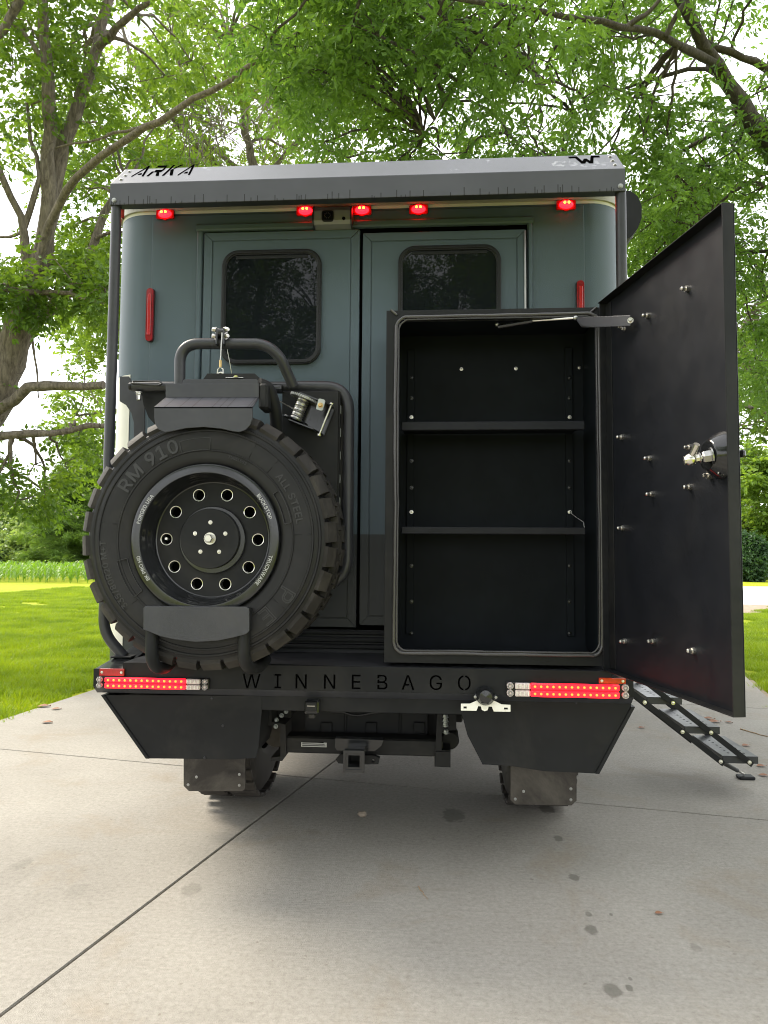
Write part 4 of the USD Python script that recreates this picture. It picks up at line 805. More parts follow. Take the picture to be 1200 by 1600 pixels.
for px in (510, 580, 655):
    a, b = at(px - 9, 1128, -.03), at(px + 9, 1145, -.03); part(tank, 'pressed_boss', bx(a[0], b[0], -.033, -.0205, b[2], a[2], .006), 'powder_coat')
for px in (540, 625): a, b = at(px, 1112, -.03), at(px, 1147, -.03); part(tank, 'pressed_rib', bx(a[0] - .006, a[0] + .006, -.028, -.0205, b[2], a[2], .003), 'powder_coat')
wire = [at(px, py, YH - .06) for px, py in ((505, 1108), (520, 1112), (537, 1112), (548, 1117), (562, 1118), (580, 1114), (600, 1112), (640, 1112), (680, 1114))]
xa_, xb_ = at(440, 1130, .08)[0], at(690, 1130, .08)[0]
part(TR, 'shade_filler', bx(xa_, xb_, .08, .14, az(565, 1152, .08), .80, .006), 'chassis_black')  # added dark filler plate, keeps the gap under the bumper dark
part(TR, 'wiring_loom', tube(fillet(wire, .03), .007, 8), 'window_rubber', 60)
for k, (px, py) in enumerate(((431, 1135), (432, 1125), (440, 1118), (447, 1112))): part(TR, 'bracket_bolt', hexbolt(at(px, py, YH - .03 + .04 * k), (0, -1, .1), .008, .018), 'galvanised', 20)
for k, (px, py) in enumerate(((696, 1121), (696, 1127.5), (696, 1134), (697, 1145))): c = at(px, py, YH - .045); part(TR, 'bracket_bolt', cat(hexbolt(c, (0, 0, 1), .012, .014), hexbolt(c, (0, 0, -1), .008, .006)), 'galvanised', 20)
part(TR, 'air_spring', cat(lathe_y([(.001, -.02), (.05, -.02), (.058, .0), (.058, .10), (.05, .12), (.001, .12)], *at(430, 1151, -.02)[[0, 2]], 20)), 'mud_rubber', 40)
part(TR, 'bump_stop', cat(lathe_y([(.001, -.05), (.04, -.05), (.045, -.03), (.045, .10), (.001, .12)], *at(703, 1158, -.05)[[0, 2]], 20)), 'chassis_black', 40)
for s in (-1, 1): part(TR, 'chassis_rail', bx(s * .42 - .04, s * .42 + .04, -.05, 6.5, .62, .80, .006), 'chassis_black')
part(TR, 'fuel_tank', bx(-.36, .36, .9, 2.2, .55, .79, .05), 'chassis_black')
AX_Y, WR = .76, .536
part(TR, 'rear_axle', cat(cyl((-.9, AX_Y, WR), (.9, AX_Y, WR), .075, 16), trimesh.creation.icosphere(3, .21).apply_translation((0.05, AX_Y, WR))), 'chassis_black', 40)
for s in (-1, 1):
    part(TR, 'leaf_spring', bx(s * .52 - .04, s * .52 + .04, AX_Y - .65, AX_Y + .65, WR + .10, WR + .17, .01), 'chassis_black')
def road_wheel(xc):
    pr = np.array([(.27, -.15), (.30, -.165), (.40, -.170), (.47, -.160), (.505, -.135), (.522, -.10), (.522, .10), (.505, .135), (.47, .160), (.40, .170), (.30, .165), (.27, .15)])
    m_ = lathe_y(pr[:, [0, 1]], 0, 0, 64); v = np.array(m_.vertices)[:, [1, 0, 2]] * [1, 1, 1]; f = m_.faces[:, ::-1]
    w_ = part(TR, 'rear_wheel', trimesh.Trimesh(v + [xc, AX_Y, WR], f, process=False), 'mud_rubber', 40)
    for k in range(30):
        a = 2 * math.pi * k / 30
        for sx in (-1, 1):
            b_ = bx(.012 if sx > 0 else -.172, .172 if sx > 0 else -.012, -.041, .041, .512, .535, .006); T_ = trimesh.transformations.rotation_matrix(a + (.5 * 2 * math.pi / 30 if sx > 0 else 0), (1, 0, 0)); b_.apply_transform(T_); b_.apply_translation((xc, AX_Y, WR))
            part(w_, 'tread_block', b_, 'mud_rubber', 20)
    part(w_, 'rim', cyl((xc - .12, AX_Y, WR), (xc + .12, AX_Y, WR), .272, 32), 'chassis_black', 30)
road_wheel(-.835); road_wheel(.90)
YF = .16
for P in ([(287, 1180), (383, 1180), (383, 1232), (379, 1236), (295, 1236), (287, 1228)], [(798, 1190), (901, 1190), (901, 1251), (893, 1258.5), (805, 1257), (798, 1250)]):
    fl = part(TR, 'mud_flap', pxz(Polygon(xz(P, YF)), YF, YF + .012), 'mud_rubber', 20)
    xs = [p[0] for p in P]; ys = [p[1] for p in P]
    for px, py in ((xs[0] + 7, max(ys) - 10), (xs[0] + 20, max(ys) - 22), (xs[1] - 9, max(ys) - 9), (xs[1] - 9, max(ys) - 26)): part(fl, 'flap_bolt', bolt(at(px, py, YF), (0, -1, 0), .005, .004), 'grey_metal')

# ------------------------------------------------------------------ spare wheel on its carrier
tc_ = at(320, 842, YT); TX, TZ = tc_[0], tc_[2]; R_ = .540
ty = [(.290, YT + .045), (.296, YT + .020), (.306, YT + .008), (.325, YT + .002), (.350, YT + .0), (.352, YT - .0035), (.356, YT - .0035), (.358, YT + .0005), (.400, YT - .004), (.428, YT - .001), (.430, YT - .005), (.435, YT - .005), (.437, YT + .001), (.452, YT + .006), (.456, YT + .003), (.462, YT + .003), (.465, YT + .010), (.480, YT + .016), (.488, YT + .030), (.492, YT + .06), (.494, YT + .275),
      (.485, YT + .31), (.46, YT + .328), (.40, YT + .335), (.31, YT + .325), (.29, YT + .29)]
tyre = part(TR, 'spare_tyre', lathe_y([(q * 1.034, w) for q, w in ty], TX, TZ, 160), 'rubber', 35, label='big off-road spare tyre mounted flat on the back')
NL = 32
def lug(a, y0, y1, half0, half1, ri, ro, face):
    """tread block: wider at the foot, its shoulder running down the sidewall when face is set"""
    def pt(ang, r, y): return (TX + r * math.cos(a + ang), y, TZ + r * math.sin(a + ang))
    P = []
    for s in (-1, 1):
        h0_, h1_ = half0 / ro * s, half1 / ro * s
        if face: P += [pt(h0_ * 1.03, ri - .018, y0 + .006), pt(h0_ * .98, ri + .008, y0 - .002), pt(h0_ * .90, ro - .016, y0 + .010), pt(h0_ * .86, ro, y0 + .032)]
        else: P += [pt(h0_, ri, y0), pt(h0_ * .92, ro, y0 + .004)]
        P += [pt(h1_, ri, y1), pt(h1_ * .92, ro, y1 - .004)]
    return trimesh.convex.convex_hull(np.array(P))
for k in range(NL):
    a = 2 * math.pi * (k + .3) / NL
    part(tyre, 'tread_block', lug(a, YT + .012, YT + .112, .0455, .040, .501, R_, True), 'tread_rubber', 20)
for k in range(NL):
    a = 2 * math.pi * (k + .8) / NL
    part(tyre, 'tread_block', lug(a, YT + .122, YT + .212, .044, .044, .506, R_ - .001, False), 'tread_rubber', 20)
    part(tyre, 'tread_block', lug(a - math.pi / NL, YT + .222, YT + .322, .038, .043, .501, R_, False), 'tread_rubber', 20)
# raised sidewall lettering and marks
def swtext(t, h, r, deg, dep=.0022, bold=True, spacing=1.0): part(tyre, 'raised_lettering', arc_text(t, h, r, rad(deg), TX, TZ, YT - .0025, dep * .8, bold, spacing), 'raised_rubber', False)
swtext('RM 910', .054, .378, 128, .003); swtext('335/80R20 M+T', .025, .416, 201, .003); swtext('ALL STEEL', .028, .385, 25, .003); swtext('TUBELESS', .011, .345, 68, .002)
def outline_text(t, h, r, deg):
    g = text_poly(t, h, True); g = densify(g, .006); g2 = g.difference(g.buffer(-.0045)); m_ = extr(g2, .003); v = np.array(m_.vertices); w_ = g.bounds[2]
    a = rad(deg) - (v[:, 0] - w_ / 2) / r; rr = r + v[:, 1]
    part(tyre, 'raised_lettering', trimesh.Trimesh(np.stack([TX + rr * np.cos(a), YT - .0025 - v[:, 2], TZ + rr * np.sin(a)], 1), m_.faces, process=False), 'raised_rubber', False)
outline_text('P', .066, .374, -33); outline_text('E', .066, .374, -49)
for deg, span, r0_, r1_ in ((97, 17, .372, .412), (22, 21, .340, .358), (207, 24, .338, .372)):
    A = np.radians(np.linspace(deg - span / 2, deg + span / 2, 16)); ring = Polygon([(r1_ * math.cos(a), r1_ * math.sin(a)) for a in A] + [(r0_ * math.cos(a), r0_ * math.sin(a)) for a in A[::-1]]).buffer(.006)
    part(tyre, 'raised_border', pxz(shapely.affinity.translate(ring.difference(ring.buffer(-.0022)), TX, TZ), YT - .0052, YT + .004), 'raised_rubber', False)
for deg in (3, 47, 62, 112, 143, 171, 222, 320):
    a = rad(deg); d = np.array([math.cos(a), 0, math.sin(a)]); o = np.array([TX, YT - .002, TZ]); part(tyre, 'mould_rib', cyl(o + d * .372, o + d * .445, .0013, 6), 'rubber', 60)
# rim: flange, deep barrel, disc with ten lug holes
rim = part(TR, 'spare_rim', lathe_y([(q * 1.034, w) for q, w in [(.300, YT + .035), (.300, YT + .006), (.297, YT - .004), (.290, YT - .007), (.264, YT - .006), (.260, YT - .001), (.258, YT + .014), (.256, YT + .034), (.251, YT + .040), (.249, YT + .046), (.247, YT + .064), (.243, YT + .070), (.241, YT + .076), (.240, YT + .092), (.236, YT + .099), (.230, YT + .100)]], TX, TZ, 160), 'black_gloss', 35, label='black forged rim of the spare wheel')
hole_pts = [(304, 771), (347, 771), (383, 796), (397, 837), (383, 879), (347, 906.5), (304, 906.5), (268.5, 880.5), (257, 840), (268.5, 797.5)]
YD = YT + .098
disc = Point(TX, TZ).buffer(.2390, quad_segs=32)
hr, hR = .0228, .197
HC = [(TX + hR * math.cos(rad(18 + 36 * k + 0)), TZ + hR * math.sin(rad(18 + 36 * k))) for k in range(10)]
HC = [(TX + hR * math.cos(rad(72 + 36 * k)), TZ + hR * math.sin(rad(72 + 36 * k))) for k in range(10)]
for hx, hz_ in HC: disc = disc.difference(Point(hx, hz_).buffer(hr + .002, quad_segs=8))
part(rim, 'rim_disc', pxz(disc, YD, YD + .014), 'powder_coat', 30)
part(rim, 'rim_back', pxz(Point(TX, TZ).buffer(.235), YD + .045, YD + .05), 'lettering_black', 30)
for hx, hz_ in HC:
    part(rim, 'lug_hole_sleeve', lathe_y([(hr + .0035, YD - .0005), (hr + .003, YD - .0022), (hr, YD - .0015), (hr - .001, YD + .035)], hx, hz_, 24), 'bright_metal', 40)
part(rim, 'hub_ring', lathe_y([(.142, YD - .0005), (.142, YD - .010), (.139, YD - .013), (.001, YD - .013)], TX + .004, TZ - .002, 64), 'black_gloss', 30)
part(rim, 'hub_plate', lathe_y([(.126, YD - .0132), (.126, YD - .026), (.124, YD - .028), (.001, YD - .028)], TX - .003, TZ + .003, 64), 'powder_coat', 30)
part(rim, 'centre_bolt', hexbolt((TX, YD - .028, TZ + .003), (0, -1, 0), .019, .03), 'bright_metal', 15)
for k in range(5):
    a = rad(90 + 72 * k); part(rim, 'plate_screw', bolt((TX + .068 * math.cos(a), YD - .028, TZ + .003 + .068 * math.sin(a)), (0, -1, 0), .0058, .005), 'bright_metal')
part(rim, 'valve', cyl((HC[3][0], YD + .02, HC[3][1]), (HC[3][0], YD - .006, HC[3][1] + .002), .006, 10), 'bright_metal')
for t, deg in (('FORGED USA', 154), ('BUCKSTOP', 28), ('TRUCKWARE', -27), ('8K PRO HD', 205.5)): part(rim, 'white_lettering', arc_text(t, .0145, .2775, rad(deg), TX, TZ, YT - .0066, .0012, False), 'lettering_white', False)
# carrier
car = part(TR, 'tyre_carrier', pxz(sbox(TX - .17, TZ - .17, TX + .17, TZ + .17).buffer(.02), YT + .335, YT + .36), 'powder_coat', 30)
hoop = [at(465, 604, -.24), at(545, 604, -.24), at(543, 905, -.24), at(470, 925, -.24)]
part(car, 'carrier_loop', tube(fillet(hoop, .13, 10), .027, 16), 'powder_coat_grey', 60)
part(car, 'carrier_crossbar', tube([at(208, 604, -.24), at(470, 604, -.24)], .024, 16), 'powder_coat_grey', 60)
part(car, 'crossbar_cap', cyl(at(203, 604, -.24), at(207, 604, -.24), .020, 12), 'window_rubber', 30)
part(car, 'safety_pin', tube(fillet([at(208, 596, -.27), at(248, 595, -.27), at(254, 599, -.28), at(248, 602, -.28), at(206, 599, -.27)], .01), .004, 8), 'black_gloss', 60)
c = at(217, 613, -.25); part(car, 'pin_bolt', cat(hexbolt(c, (0, 0, -1), .010, .04), hexbolt(c, (0, 0, -1), .014, .014)), 'bright_metal', 20)
part(car, 'corner_plate', pxz(Polygon(xz([(187, 588), (201, 588), (207, 598), (226, 600), (226, 705), (209, 705), (209, 660), (205, 645), (197, 633), (187, 627)], -.12)), -.12, -.112), 'powder_coat_grey', 20)
part(car, 'gusset_plate', pxz(Polygon(xz([(221, 610), (264, 610), (264, 700), (246, 668), (232, 652), (224, 632)], -.20)), -.20, -.19), 'powder_coat', 20)
wp0, wp1 = at(441, 612, -.28), at(526, 900, -.28)
part(car, 'winch_plate', bx(wp0[0], wp1[0], -.28, -.272, wp1[2], wp0[2], .002), 'powder_coat')
part(car, 'carrier_backing', bx(wp0[0] + .01, at(540, 700, -.23)[0], -.232, -.226, wp1[2], wp0[2] - .01, .002), 'chassis_black')
part(car, 'winch_plate_flange', pyz([(-.28, wp0[2]), (-.272, wp0[2]), (-.215, wp0[2] + .022), (-.223, wp0[2] + .024)], wp0[0], wp1[0]), 'powder_coat_grey')
part(car, 'winch_plate_edge', bx(wp1[0] - .001, wp1[0] + .006, -.2715, -.22, wp1[2], wp0[2], .002), 'powder_coat')
for k in range(7): c = at(531, 640 + k * 36, -.255); part(car, 'plate_slot', bx(wp1[0] + .0062, wp1[0] + .009, -.262, -.245, c[2] - .02, c[2] + .02, .001), 'galvanised')
# roll hoop over the tyre
YHp = -.40
hp = [at(281, 604, YHp), at(281, 537, YHp), at(428, 537, YHp), at(458, 603, YHp + .10)]
hoop2 = part(car, 'roll_hoop', tube(fillet(hp, .11, 12), .0255, 18), 'powder_coat_grey', 60)
# pulley clamp and wire
c = at(347, 527, YHp - .01)
part(car, 'pulley_clamp', cat(bx(c[0] - .022, c[0] - .012, YHp - .045, YHp + .03, c[2] - .045, c[2] + .035, .004), bx(c[0] + .010, c[0] + .020, YHp - .045, YHp + .03, c[2] - .045, c[2] + .035, .004), cyl((c[0] - .012, YHp - .02, c[2] + .018), (c[0] + .010, YHp - .02, c[2] + .018), .022, 16)), 'black_gloss', 30)
for dx in (-.030, .028):
    for dz in (.028, -.002): part(car, 'clamp_bolt', hexbolt((c[0] + dx * .75, YHp - .03, c[2] + dz), (math.copysign(1, dx), -.6, 0), .0105, .016), 'bright_metal', 20)
wtop, wf0, wf1 = at(347, 520, YHp - .045), at(344.5, 563, YHp - .05), at(344.5, 574, YHp - .05)
part(car, 'wire_rope', tube([wtop, (wtop + wf0) / 2, wf0], .0033, 8), 'cable_steel', 60)
part(car, 'rope_ferrule', cyl(wf0, wf1, .0068, 12), 'brass', 40)
lp0 = at(344.5, 586, YHp - .05); mid = (wf1 + lp0) / 2
part(car, 'rope_loop', tube(np.array([wf1, mid + [.012, 0, .008], mid + [.014, 0, -.012], lp0 + [0, 0, -.004], mid + [-.014, 0, -.012], mid + [-.012, 0, .008]]), .0038, 8, True), 'cable_steel', 60)
part(car, 'shackle', tube(fillet([lp0 + [.012, .004, -.004], lp0 + [.008, 0, .012], lp0 + [-.012, 0, .008], lp0 + [-.008, 0, -.016], lp0 + [0, .004, -.034]], .01), .0052, 8), 'bright_metal', 60)
part(car, 'safety_wire', tube([at(355, 545, YHp), at(360, 572, YHp), at(363, 590, YHp + .02)], .0015, 6), 'cable_steel', 60)
# top clamp over the tyre: folded plate
YA, YU = YT - .03, YT + .10
up_ = xz([(259, 599.5), (404.5, 599.5), (404.5, 621), (259, 621)], YU)
clamp = part(car, 'tyre_clamp', pxz(Polygon(up_), YU, YU + .006), 'powder_coat_grey', 20)
sl0, sl1, sl2, sl3 = at(259, 621, YU), at(404.5, 621, YU), at(394.5, 635.5, YA), at(241, 635.5, YA)
tv = np.array([sl0, sl1, sl2, sl3]); tv2 = tv - [0, 0, .006]
part(car, 'clamp_slope', trimesh.convex.convex_hull(np.vstack([tv, tv2])), 'visor_paint', 20)
front = [(241, 636), (394.5, 636), (394.5, 654), (391, 664), (384, 671.5), (374, 675), (362, 673.5), (345, 669.5), (318, 667), (290, 669), (272, 673), (258, 675.5), (248, 671), (242.5, 663), (241, 652)]
part(car, 'clamp_front', pxz(Polygon(xz(front, YA)), YA, YA + .006), 'powder_coat_grey', 20)
part(car, 'clamp_back_plate', pxz(Polygon(xz([(312, 600), (324, 583.5), (398, 583.5), (414, 598), (414, 606), (312, 606)], YU + .06)), YU + .06, YU + .07), 'powder_coat', 20)
part(car, 'clamp_inner_plate', pxz(Polygon(xz([(285, 602), (286, 594), (289, 592.5), (400, 592.5), (403, 594), (403, 602)], YU + .02)), YU + .02, YU + .028), 'powder_coat_grey', 20)
part(car, 'clamp_washer', cat(bx(*[float(t) for t in (at(352, 589.5, YU + .03)[0], at(380, 589.5, YU + .03)[0])], YU + .03, YU + .045, az(365, 591, YU + .03), az(365, 589.5, YU + .03)), bolt(at(369, 589, YU + .035), (0, -.3, 1), .008, .008)), 'bright_metal', 30)
arm = [at(404, 600, YU + .03), at(420, 606, YU + .06), at(431, 640, YU + .10), at(433, 690, YU + .16)]
part(car, 'clamp_arm', tube(fillet(arm, .06, 8), .028, 14), 'powder_coat', 60)
part(car, 'arm_knuckle', bx(at(404, 600, YU)[0], at(419, 600, YU)[0], YU - .005, YU + .09, az(410, 640, YU), az(410, 598, YU), .012), 'powder_coat')
part(car, 'arm_pivot', tube([at(415, 607, -.30), at(441, 608, -.30)], .022, 12), 'black_gloss', 60)
# lower cradle: plate and two bent tubes under the tyre
YL = YT - .045
lowp = [(224, 950), (227, 947.5), (384, 948), (389.5, 951), (389.5, 986), (384, 991), (365, 996), (340, 1001), (306, 1003), (275, 999.5), (250, 994), (231, 986), (224, 984)]
cr = part(car, 'cradle_plate', pxz(Polygon(xz(lowp, YL)), YL, YL + .005), 'powder_coat_grey', 20)
part(car, 'cradle_top_fold', bx(at(226, 948, YL)[0], at(386, 948, YL)[0], YL + .005, YL + .03, az(305, 951, YL), az(305, 948, YL), .001), 'powder_coat_grey')
part(car, 'cradle_side_fold', bx(at(386.5, 951, YL)[0], at(389.5, 951, YL)[0], YL + .005, YL + .05, az(389, 985, YL), az(389, 951, YL), .001), 'powder_coat')
for pa in (237, 381):
    P = [at(pa, 984, YL + .03), at(pa, 1040, YL + .03), at(pa + 20, 1046, YL + .16), at(pa + 34, 1030, YL + .30)]
    part(car, 'cradle_tube', tube(fillet(P, .07, 10), .0255, 16), 'powder_coat', 60)
# winch
wO = at(468, 640, -.33); wa = unit(np.array([-13.0, 0, -33.0])); wa = unit(np.array([-.36, 0, -.93])); wn = np.array([0, -1.0, 0]); wb = np.cross(wn, wa)
def WL(a, b, c): return wO + wa * a + wb * b + wn * c
wx = 1 if wb[0] > 0 else -1
win = part(car, 'winch_frame', trimesh.convex.convex_hull(np.array([WL(a, b * wx, c) for a in (-.065, .068) for b in (-.035, .145) for c in (-.048, -.040)])), 'black_gloss', 20)
part(car, 'winch_cheek', trimesh.convex.convex_hull(np.array([WL(a, b * wx, c) for a in (.062, .068) for b, c in ((-.035, -.04), (-.02, .045), (.10, .035), (.14, -.04))])), 'black_gloss', 20)
part(car, 'winch_cheek', trimesh.convex.convex_hull(np.array([WL(a, b * wx, c) for a in (-.071, -.065) for b, c in ((-.035, -.04), (-.02, .045), (.10, .035), (.14, -.04))])), 'black_gloss', 20)
part(car, 'winch_drum', tube([WL(t, .0, 0) for t in np.linspace(-.05, .05, 25)], .027 + .002 * np.sin(np.arange(25) * 2.6), 20), 'cable_steel', 60)
part(car, 'drum_flange', cyl(WL(.050, 0, 0), WL(.056, 0, 0), .062, 32), 'black_gloss', 30)
part(car, 'winch_gear', cyl(WL(-.062, 0, 0), WL(-.051, 0, 0), .062, 40), 'grey_metal', 30)
for k in range(36):
    q = 2 * math.pi * k / 36; dd = wb * math.cos(q) + wn * math.sin(q); part(car, 'gear_tooth', cyl(WL(-.062, 0, 0) + dd * .0645, WL(-.051, 0, 0) + dd * .0645, .0028, 5), 'grey_metal', 40)
part(car, 'winch_rod', cyl(WL(-.068, .135 * wx, .02), WL(.075, .135 * wx, .02), .0048, 10), 'bright_metal', 40)
for t in (-.072, .076): part(car, 'rod_nut', hexbolt(WL(t, .135 * wx, .02), wa * math.copysign(1, t), .008, .008), 'bright_metal', 20)
lt = at(501.5, 633, -.385)
part(car, 'winch_pawl', frame(extr(rrect(-.016, .016, -.026, .026, .008), .012), lt, -wb * -wx if False else unit(np.array([.93, 0, -.25])), unit(np.array([.25, 0, .93])), np.cross(unit(np.array([.93, 0, -.25])), unit(np.array([.25, 0, .93])))), 'galvanised', 30)
part(car, 'pawl_bolt', hexbolt(lt + [0, -.013, -.003], (0, -1, 0), .009, .010), 'brass', 20)
part(car, 'winch_cable', tube([WL(.01, -.012 * wx, .022), at(425, 621, YU + .10)], .0030, 8), 'cable_steel', 60)

# ------------------------------------------------------------------ storage cabinet on the right of the bumper
kx0, kx1 = ax(602, 750, YC), ax(946, 750, YC); kz1, kz0 = az(773, 483, YC), az(773, 1038, YC)
ox0, ox1, oz1, oz0 = ax(623, 750, YC), ax(933, 750, YC), az(773, 499, YC), az(773, 1017, YC)
YK = -.058
th = .004
cab = part(TR, 'storage_cabinet', bx(kx0, kx1, YK, YK + .012, kz0, kz1, .002), 'cabinet_inside', label='open black steel storage cabinet on the bumper')
part(cab, 'cabinet_side', bx(kx0, kx0 + .006, YC, YK, kz0, kz1, .001), 'powder_coat'); part(cab, 'cabinet_side', bx(kx1 - .006, kx1, YC, YK, kz0, kz1, .001), 'powder_coat')
part(cab, 'cabinet_top', bx(kx0 + .006, kx1 - .006, YC, YK, kz1 - .006, kz1 - .0003, .001), 'cabinet_inside'); part(cab, 'cabinet_floor', bx(kx0 + .006, kx1 - .006, YC, YK, kz0 + .0003, kz0 + .006, .001), 'cabinet_inside')
part(cab, 'inner_wall', bx(ox0 - .022, ox0 - .018, YC + .03, YK, oz0 - .02, oz1 + .02, .001), 'cabinet_inside'); part(cab, 'inner_wall', bx(ox1 + .018, ox1 + .022, YC + .03, YK, oz0 - .02, oz1 + .02, .001), 'cabinet_inside')
fr = sbox(kx0 + .0005, kz0 + .0005, kx1 - .0005, kz1 - .0005).difference(rrect(ox0, ox1, oz0, oz1, .012))
part(cab, 'front_frame', pxz(fr, YC - .004, YC), 'powder_coat', 20)
part(cab, 'frame_lip', pxz(rrect(ox0 - .004, ox1 + .004, oz0 - .004, oz1 + .004, .014).difference(rrect(ox0, ox1, oz0, oz1, .012)), YC - .012, YC + .02), 'grey_metal' if False else 'powder_coat_grey', 20)
gr = rrect(ax(617.5, 750, YC), ax(938, 750, YC), az(773, 1022, YC), az(773, 493.5, YC), .05, 8).exterior.segmentize(.05)
gp_ = np.array(gr.coords)[:-1]; rs = np.random.default_rng(3); nz_ = np.convolve(rs.normal(size=len(gp_) + 8), np.ones(9) / 9, 'valid')[:len(gp_)] * .006
ctr = gp_.mean(0); dirs = unit(gp_ - ctr); gp_ = gp_ + dirs * nz_[:, None]
for off, rr, yy in ((0, .0075, YC - .010), (-.011, .0045, YC - .008)):
    g3 = np.c_[gp_[:, 0] + np.sign(gp_[:, 0] - ctr[0]) * off, np.full(len(gp_), yy), gp_[:, 1] + np.sign(gp_[:, 1] - ctr[1]) * off]
    part(cab, 'door_gasket', tube(g3, rr, 8, True), 'gasket_rubber', 60)
for (a, b) in (((922, 488), (932, 480)), ((620, 492), (611, 484))): part(cab, 'corner_weld', cyl(at(*a, YC - .008), at(*b, YC - .006), .005, 8), 'gasket_rubber', 40)
for (x0_, x1_, yt, yb) in ((627, 914, 659, 671), (627, 915, 823, 835.5)):
    ys = YC + .06; s0, s1 = at(x0_, yt, ys), at(x1_, yb, ys)
    sh = part(cab, 'shelf', bx(s0[0], s1[0], ys, ys + .028, s1[2], s0[2], .003), 'door_inside')
    part(sh, 'shelf_panel', bx(s0[0], s1[0], ys + .0285, YK - .012, s0[2] - .008, s0[2], .001), 'cabinet_inside')
for px in (642, 889):
    a = at(px, 560, YK - .02); up2 = part(cab, 'shelf_upright', bx(a[0] - .018, a[0] + .018, YK - .012, YK - .0005, oz0 + .03, oz1 - .03, .002), 'cabinet_inside')
    for py in (590, 622, 652, 720, 762, 800, 884, 940, 990): part(up2, 'upright_bolt', bolt(at(px + 1, py, YK - .013), (0, -1, 0), .0062, .006), 'bright_metal' if py in (652, 800) else 'black_gloss')
for px, py in ((721, 577), (806, 576), (905, 574.5)): part(cab, 'wall_bolt', bolt(at(px, py, YK), (0, -1, 0), .0058, .007), 'bright_metal')
part(cab, 'tie_string', tube([at(891, 801, YK - .02), at(900, 808, -.12), at(912, 816, -.25), at(913, 824, -.30)], .0015, 5), 'lettering_grey', 60)
# hinge strip
hx_ = kx1 + .004
part(cab, 'hinge_strip', bx(kx1 - .026, kx1 + .001, YC - .010, YC - .0042, kz0 + .05, kz1 - .05, .001), 'powder_coat')
part(cab, 'hinge_barrel', cyl((kx1 + .006, YC - .006, kz0 + .03), (kx1 + .006, YC - .006, kz1 - .03), .007, 12), 'powder_coat', 40)
for py in (540, 549, 728, 737, 770, 779, 966, 975, 1010): part(cab, 'hinge_screw', bolt(at(942, py, YC - .010), (0, -1, 0), .0040, .003), 'bright_metal')
# door, swung out
dU = unit(np.array([.186, -.897, 0])); dZ = np.array([0, 0, 1.0]); dN = np.cross(dZ, dU); dN = dN if dN[0] < 0 else -dN
dO = np.array([kx1 + .010, YC - .012, 0.0]); DW, DT = .915, .042; dz0, dz1 = kz0 - .012, kz1 + .012
def dl(u, n, z): return dO + dU * u + dN * n + dZ * z
def dbox(u0, u1, n0, n1, z0, z1, c=.002):
    m_ = bx(u0, u1, n0, n1, z0, z1, c); v = np.array(m_.vertices); w_ = dO + dU * v[:, :1] + dN * v[:, 1:2] + dZ * v[:, 2:]
    f = m_.faces if np.dot(np.cross(dU, dN), dZ) > 0 else m_.faces[:, ::-1]; return trimesh.Trimesh(w_, f, process=False)
def on_door(px, py, n=0.004):
    d = ray(px, py); return CAM + d * (((dO + dN * n - CAM) @ dN) / (d @ dN))
door = part(TR, 'cabinet_door', dbox(0, DW, 0, .004, dz0, dz1), 'door_inside', label='cabinet door swung wide open towards the right')
part(door, 'end_flange', dbox(DW - .004, DW, .0042, DT, dz0, dz1, .001), 'powder_coat_grey' if False else 'powder_coat'); part(door, 'hinge_flange', dbox(0, .004, .0042, DT * .8, dz0, dz1, .001), 'powder_coat')
part(door, 'top_flange', dbox(.0042, DW - .0042, .0042, DT, dz1 - .004, dz1, .001), 'powder_coat'); part(door, 'bottom_flange', dbox(.0042, DW - .0042, .0042, DT, dz0, dz0 + .004, .001), 'powder_coat')
ul = (on_door(959, 760) - dO) @ dU
part(door, 'hinge_leaf', dbox(.006, max(.03, ul), .0042, .0075, dz0 + .01, dz1 - .01, .001), 'powder_coat')
for px, py in ((1068, 451), (1007, 493), (967, 683), (1010, 716), (1013, 772), (1072, 761), (968, 825), (972, 1002), (1016, 1002), (1078, 1017)):
    c = on_door(px, py, .02) - dN * .016; part(door, 'door_bolt', cat(bolt(c, dN, .0075, .028), cyl(c, c + dN * .010, .012, 6)), 'bright_metal', 30)
# latch: housing, spindle, lever
lc_ = on_door(1112, 712, .03); lu, lz = (lc_ - dO) @ dU, lc_[2]
hous = trimesh.convex.convex_hull(np.array([dl(lu + .012 + rr_ * math.cos(q), n, lz + rr_ * 1.0 * math.sin(q)) for rr_, n in ((.078, .005), (.074, .016), (.050, .050), (.042, .054)) for q in np.linspace(0, 6.283, 25)[:-1]]))
lat = part(door, 'latch_housing', hous, 'black_gloss', 40)
for px, py in ((1074, 699), (1104, 701), (1125, 696), (1104, 743), (1127, 739)): c = on_door(px, py, .02) - dN * .016; part(door, 'latch_bolt', cat(bolt(c, dN, .007, .03), cyl(c, c + dN * .014, .013, 6)), 'bright_metal', 30)
s0_ = dl(lu - .01, .05, lz + .002)
s0_ = on_door(1113, 712, .055); s1_ = on_door(1079, 718, .115)
part(door, 'latch_spindle', cyl(s0_, s1_, .0075, 12), 'bright_metal', 40)
part(door, 'latch_nut', cat(hexbolt(s0_, unit(s1_ - s0_), .020, .03), hexbolt(s0_ + (s1_ - s0_) * .55, unit(s1_ - s0_), .013, .02)), 'grey_metal', 20)
part(door, 'latch_knob', cat(trimesh.creation.icosphere(2, .020).apply_translation(s1_), cyl(s1_ - unit(s1_ - s0_) * .03, s1_ + unit(s1_ - s0_) * .02, .014, 8)), 'bright_metal', 40)
lv = on_door(1089, 694, .115)
part(door, 'latch_lever', tube([s1_ + [0, 0, .005], (s1_ + lv) / 2, lv], [.009, .010, .010], 10), 'bright_metal', 60)
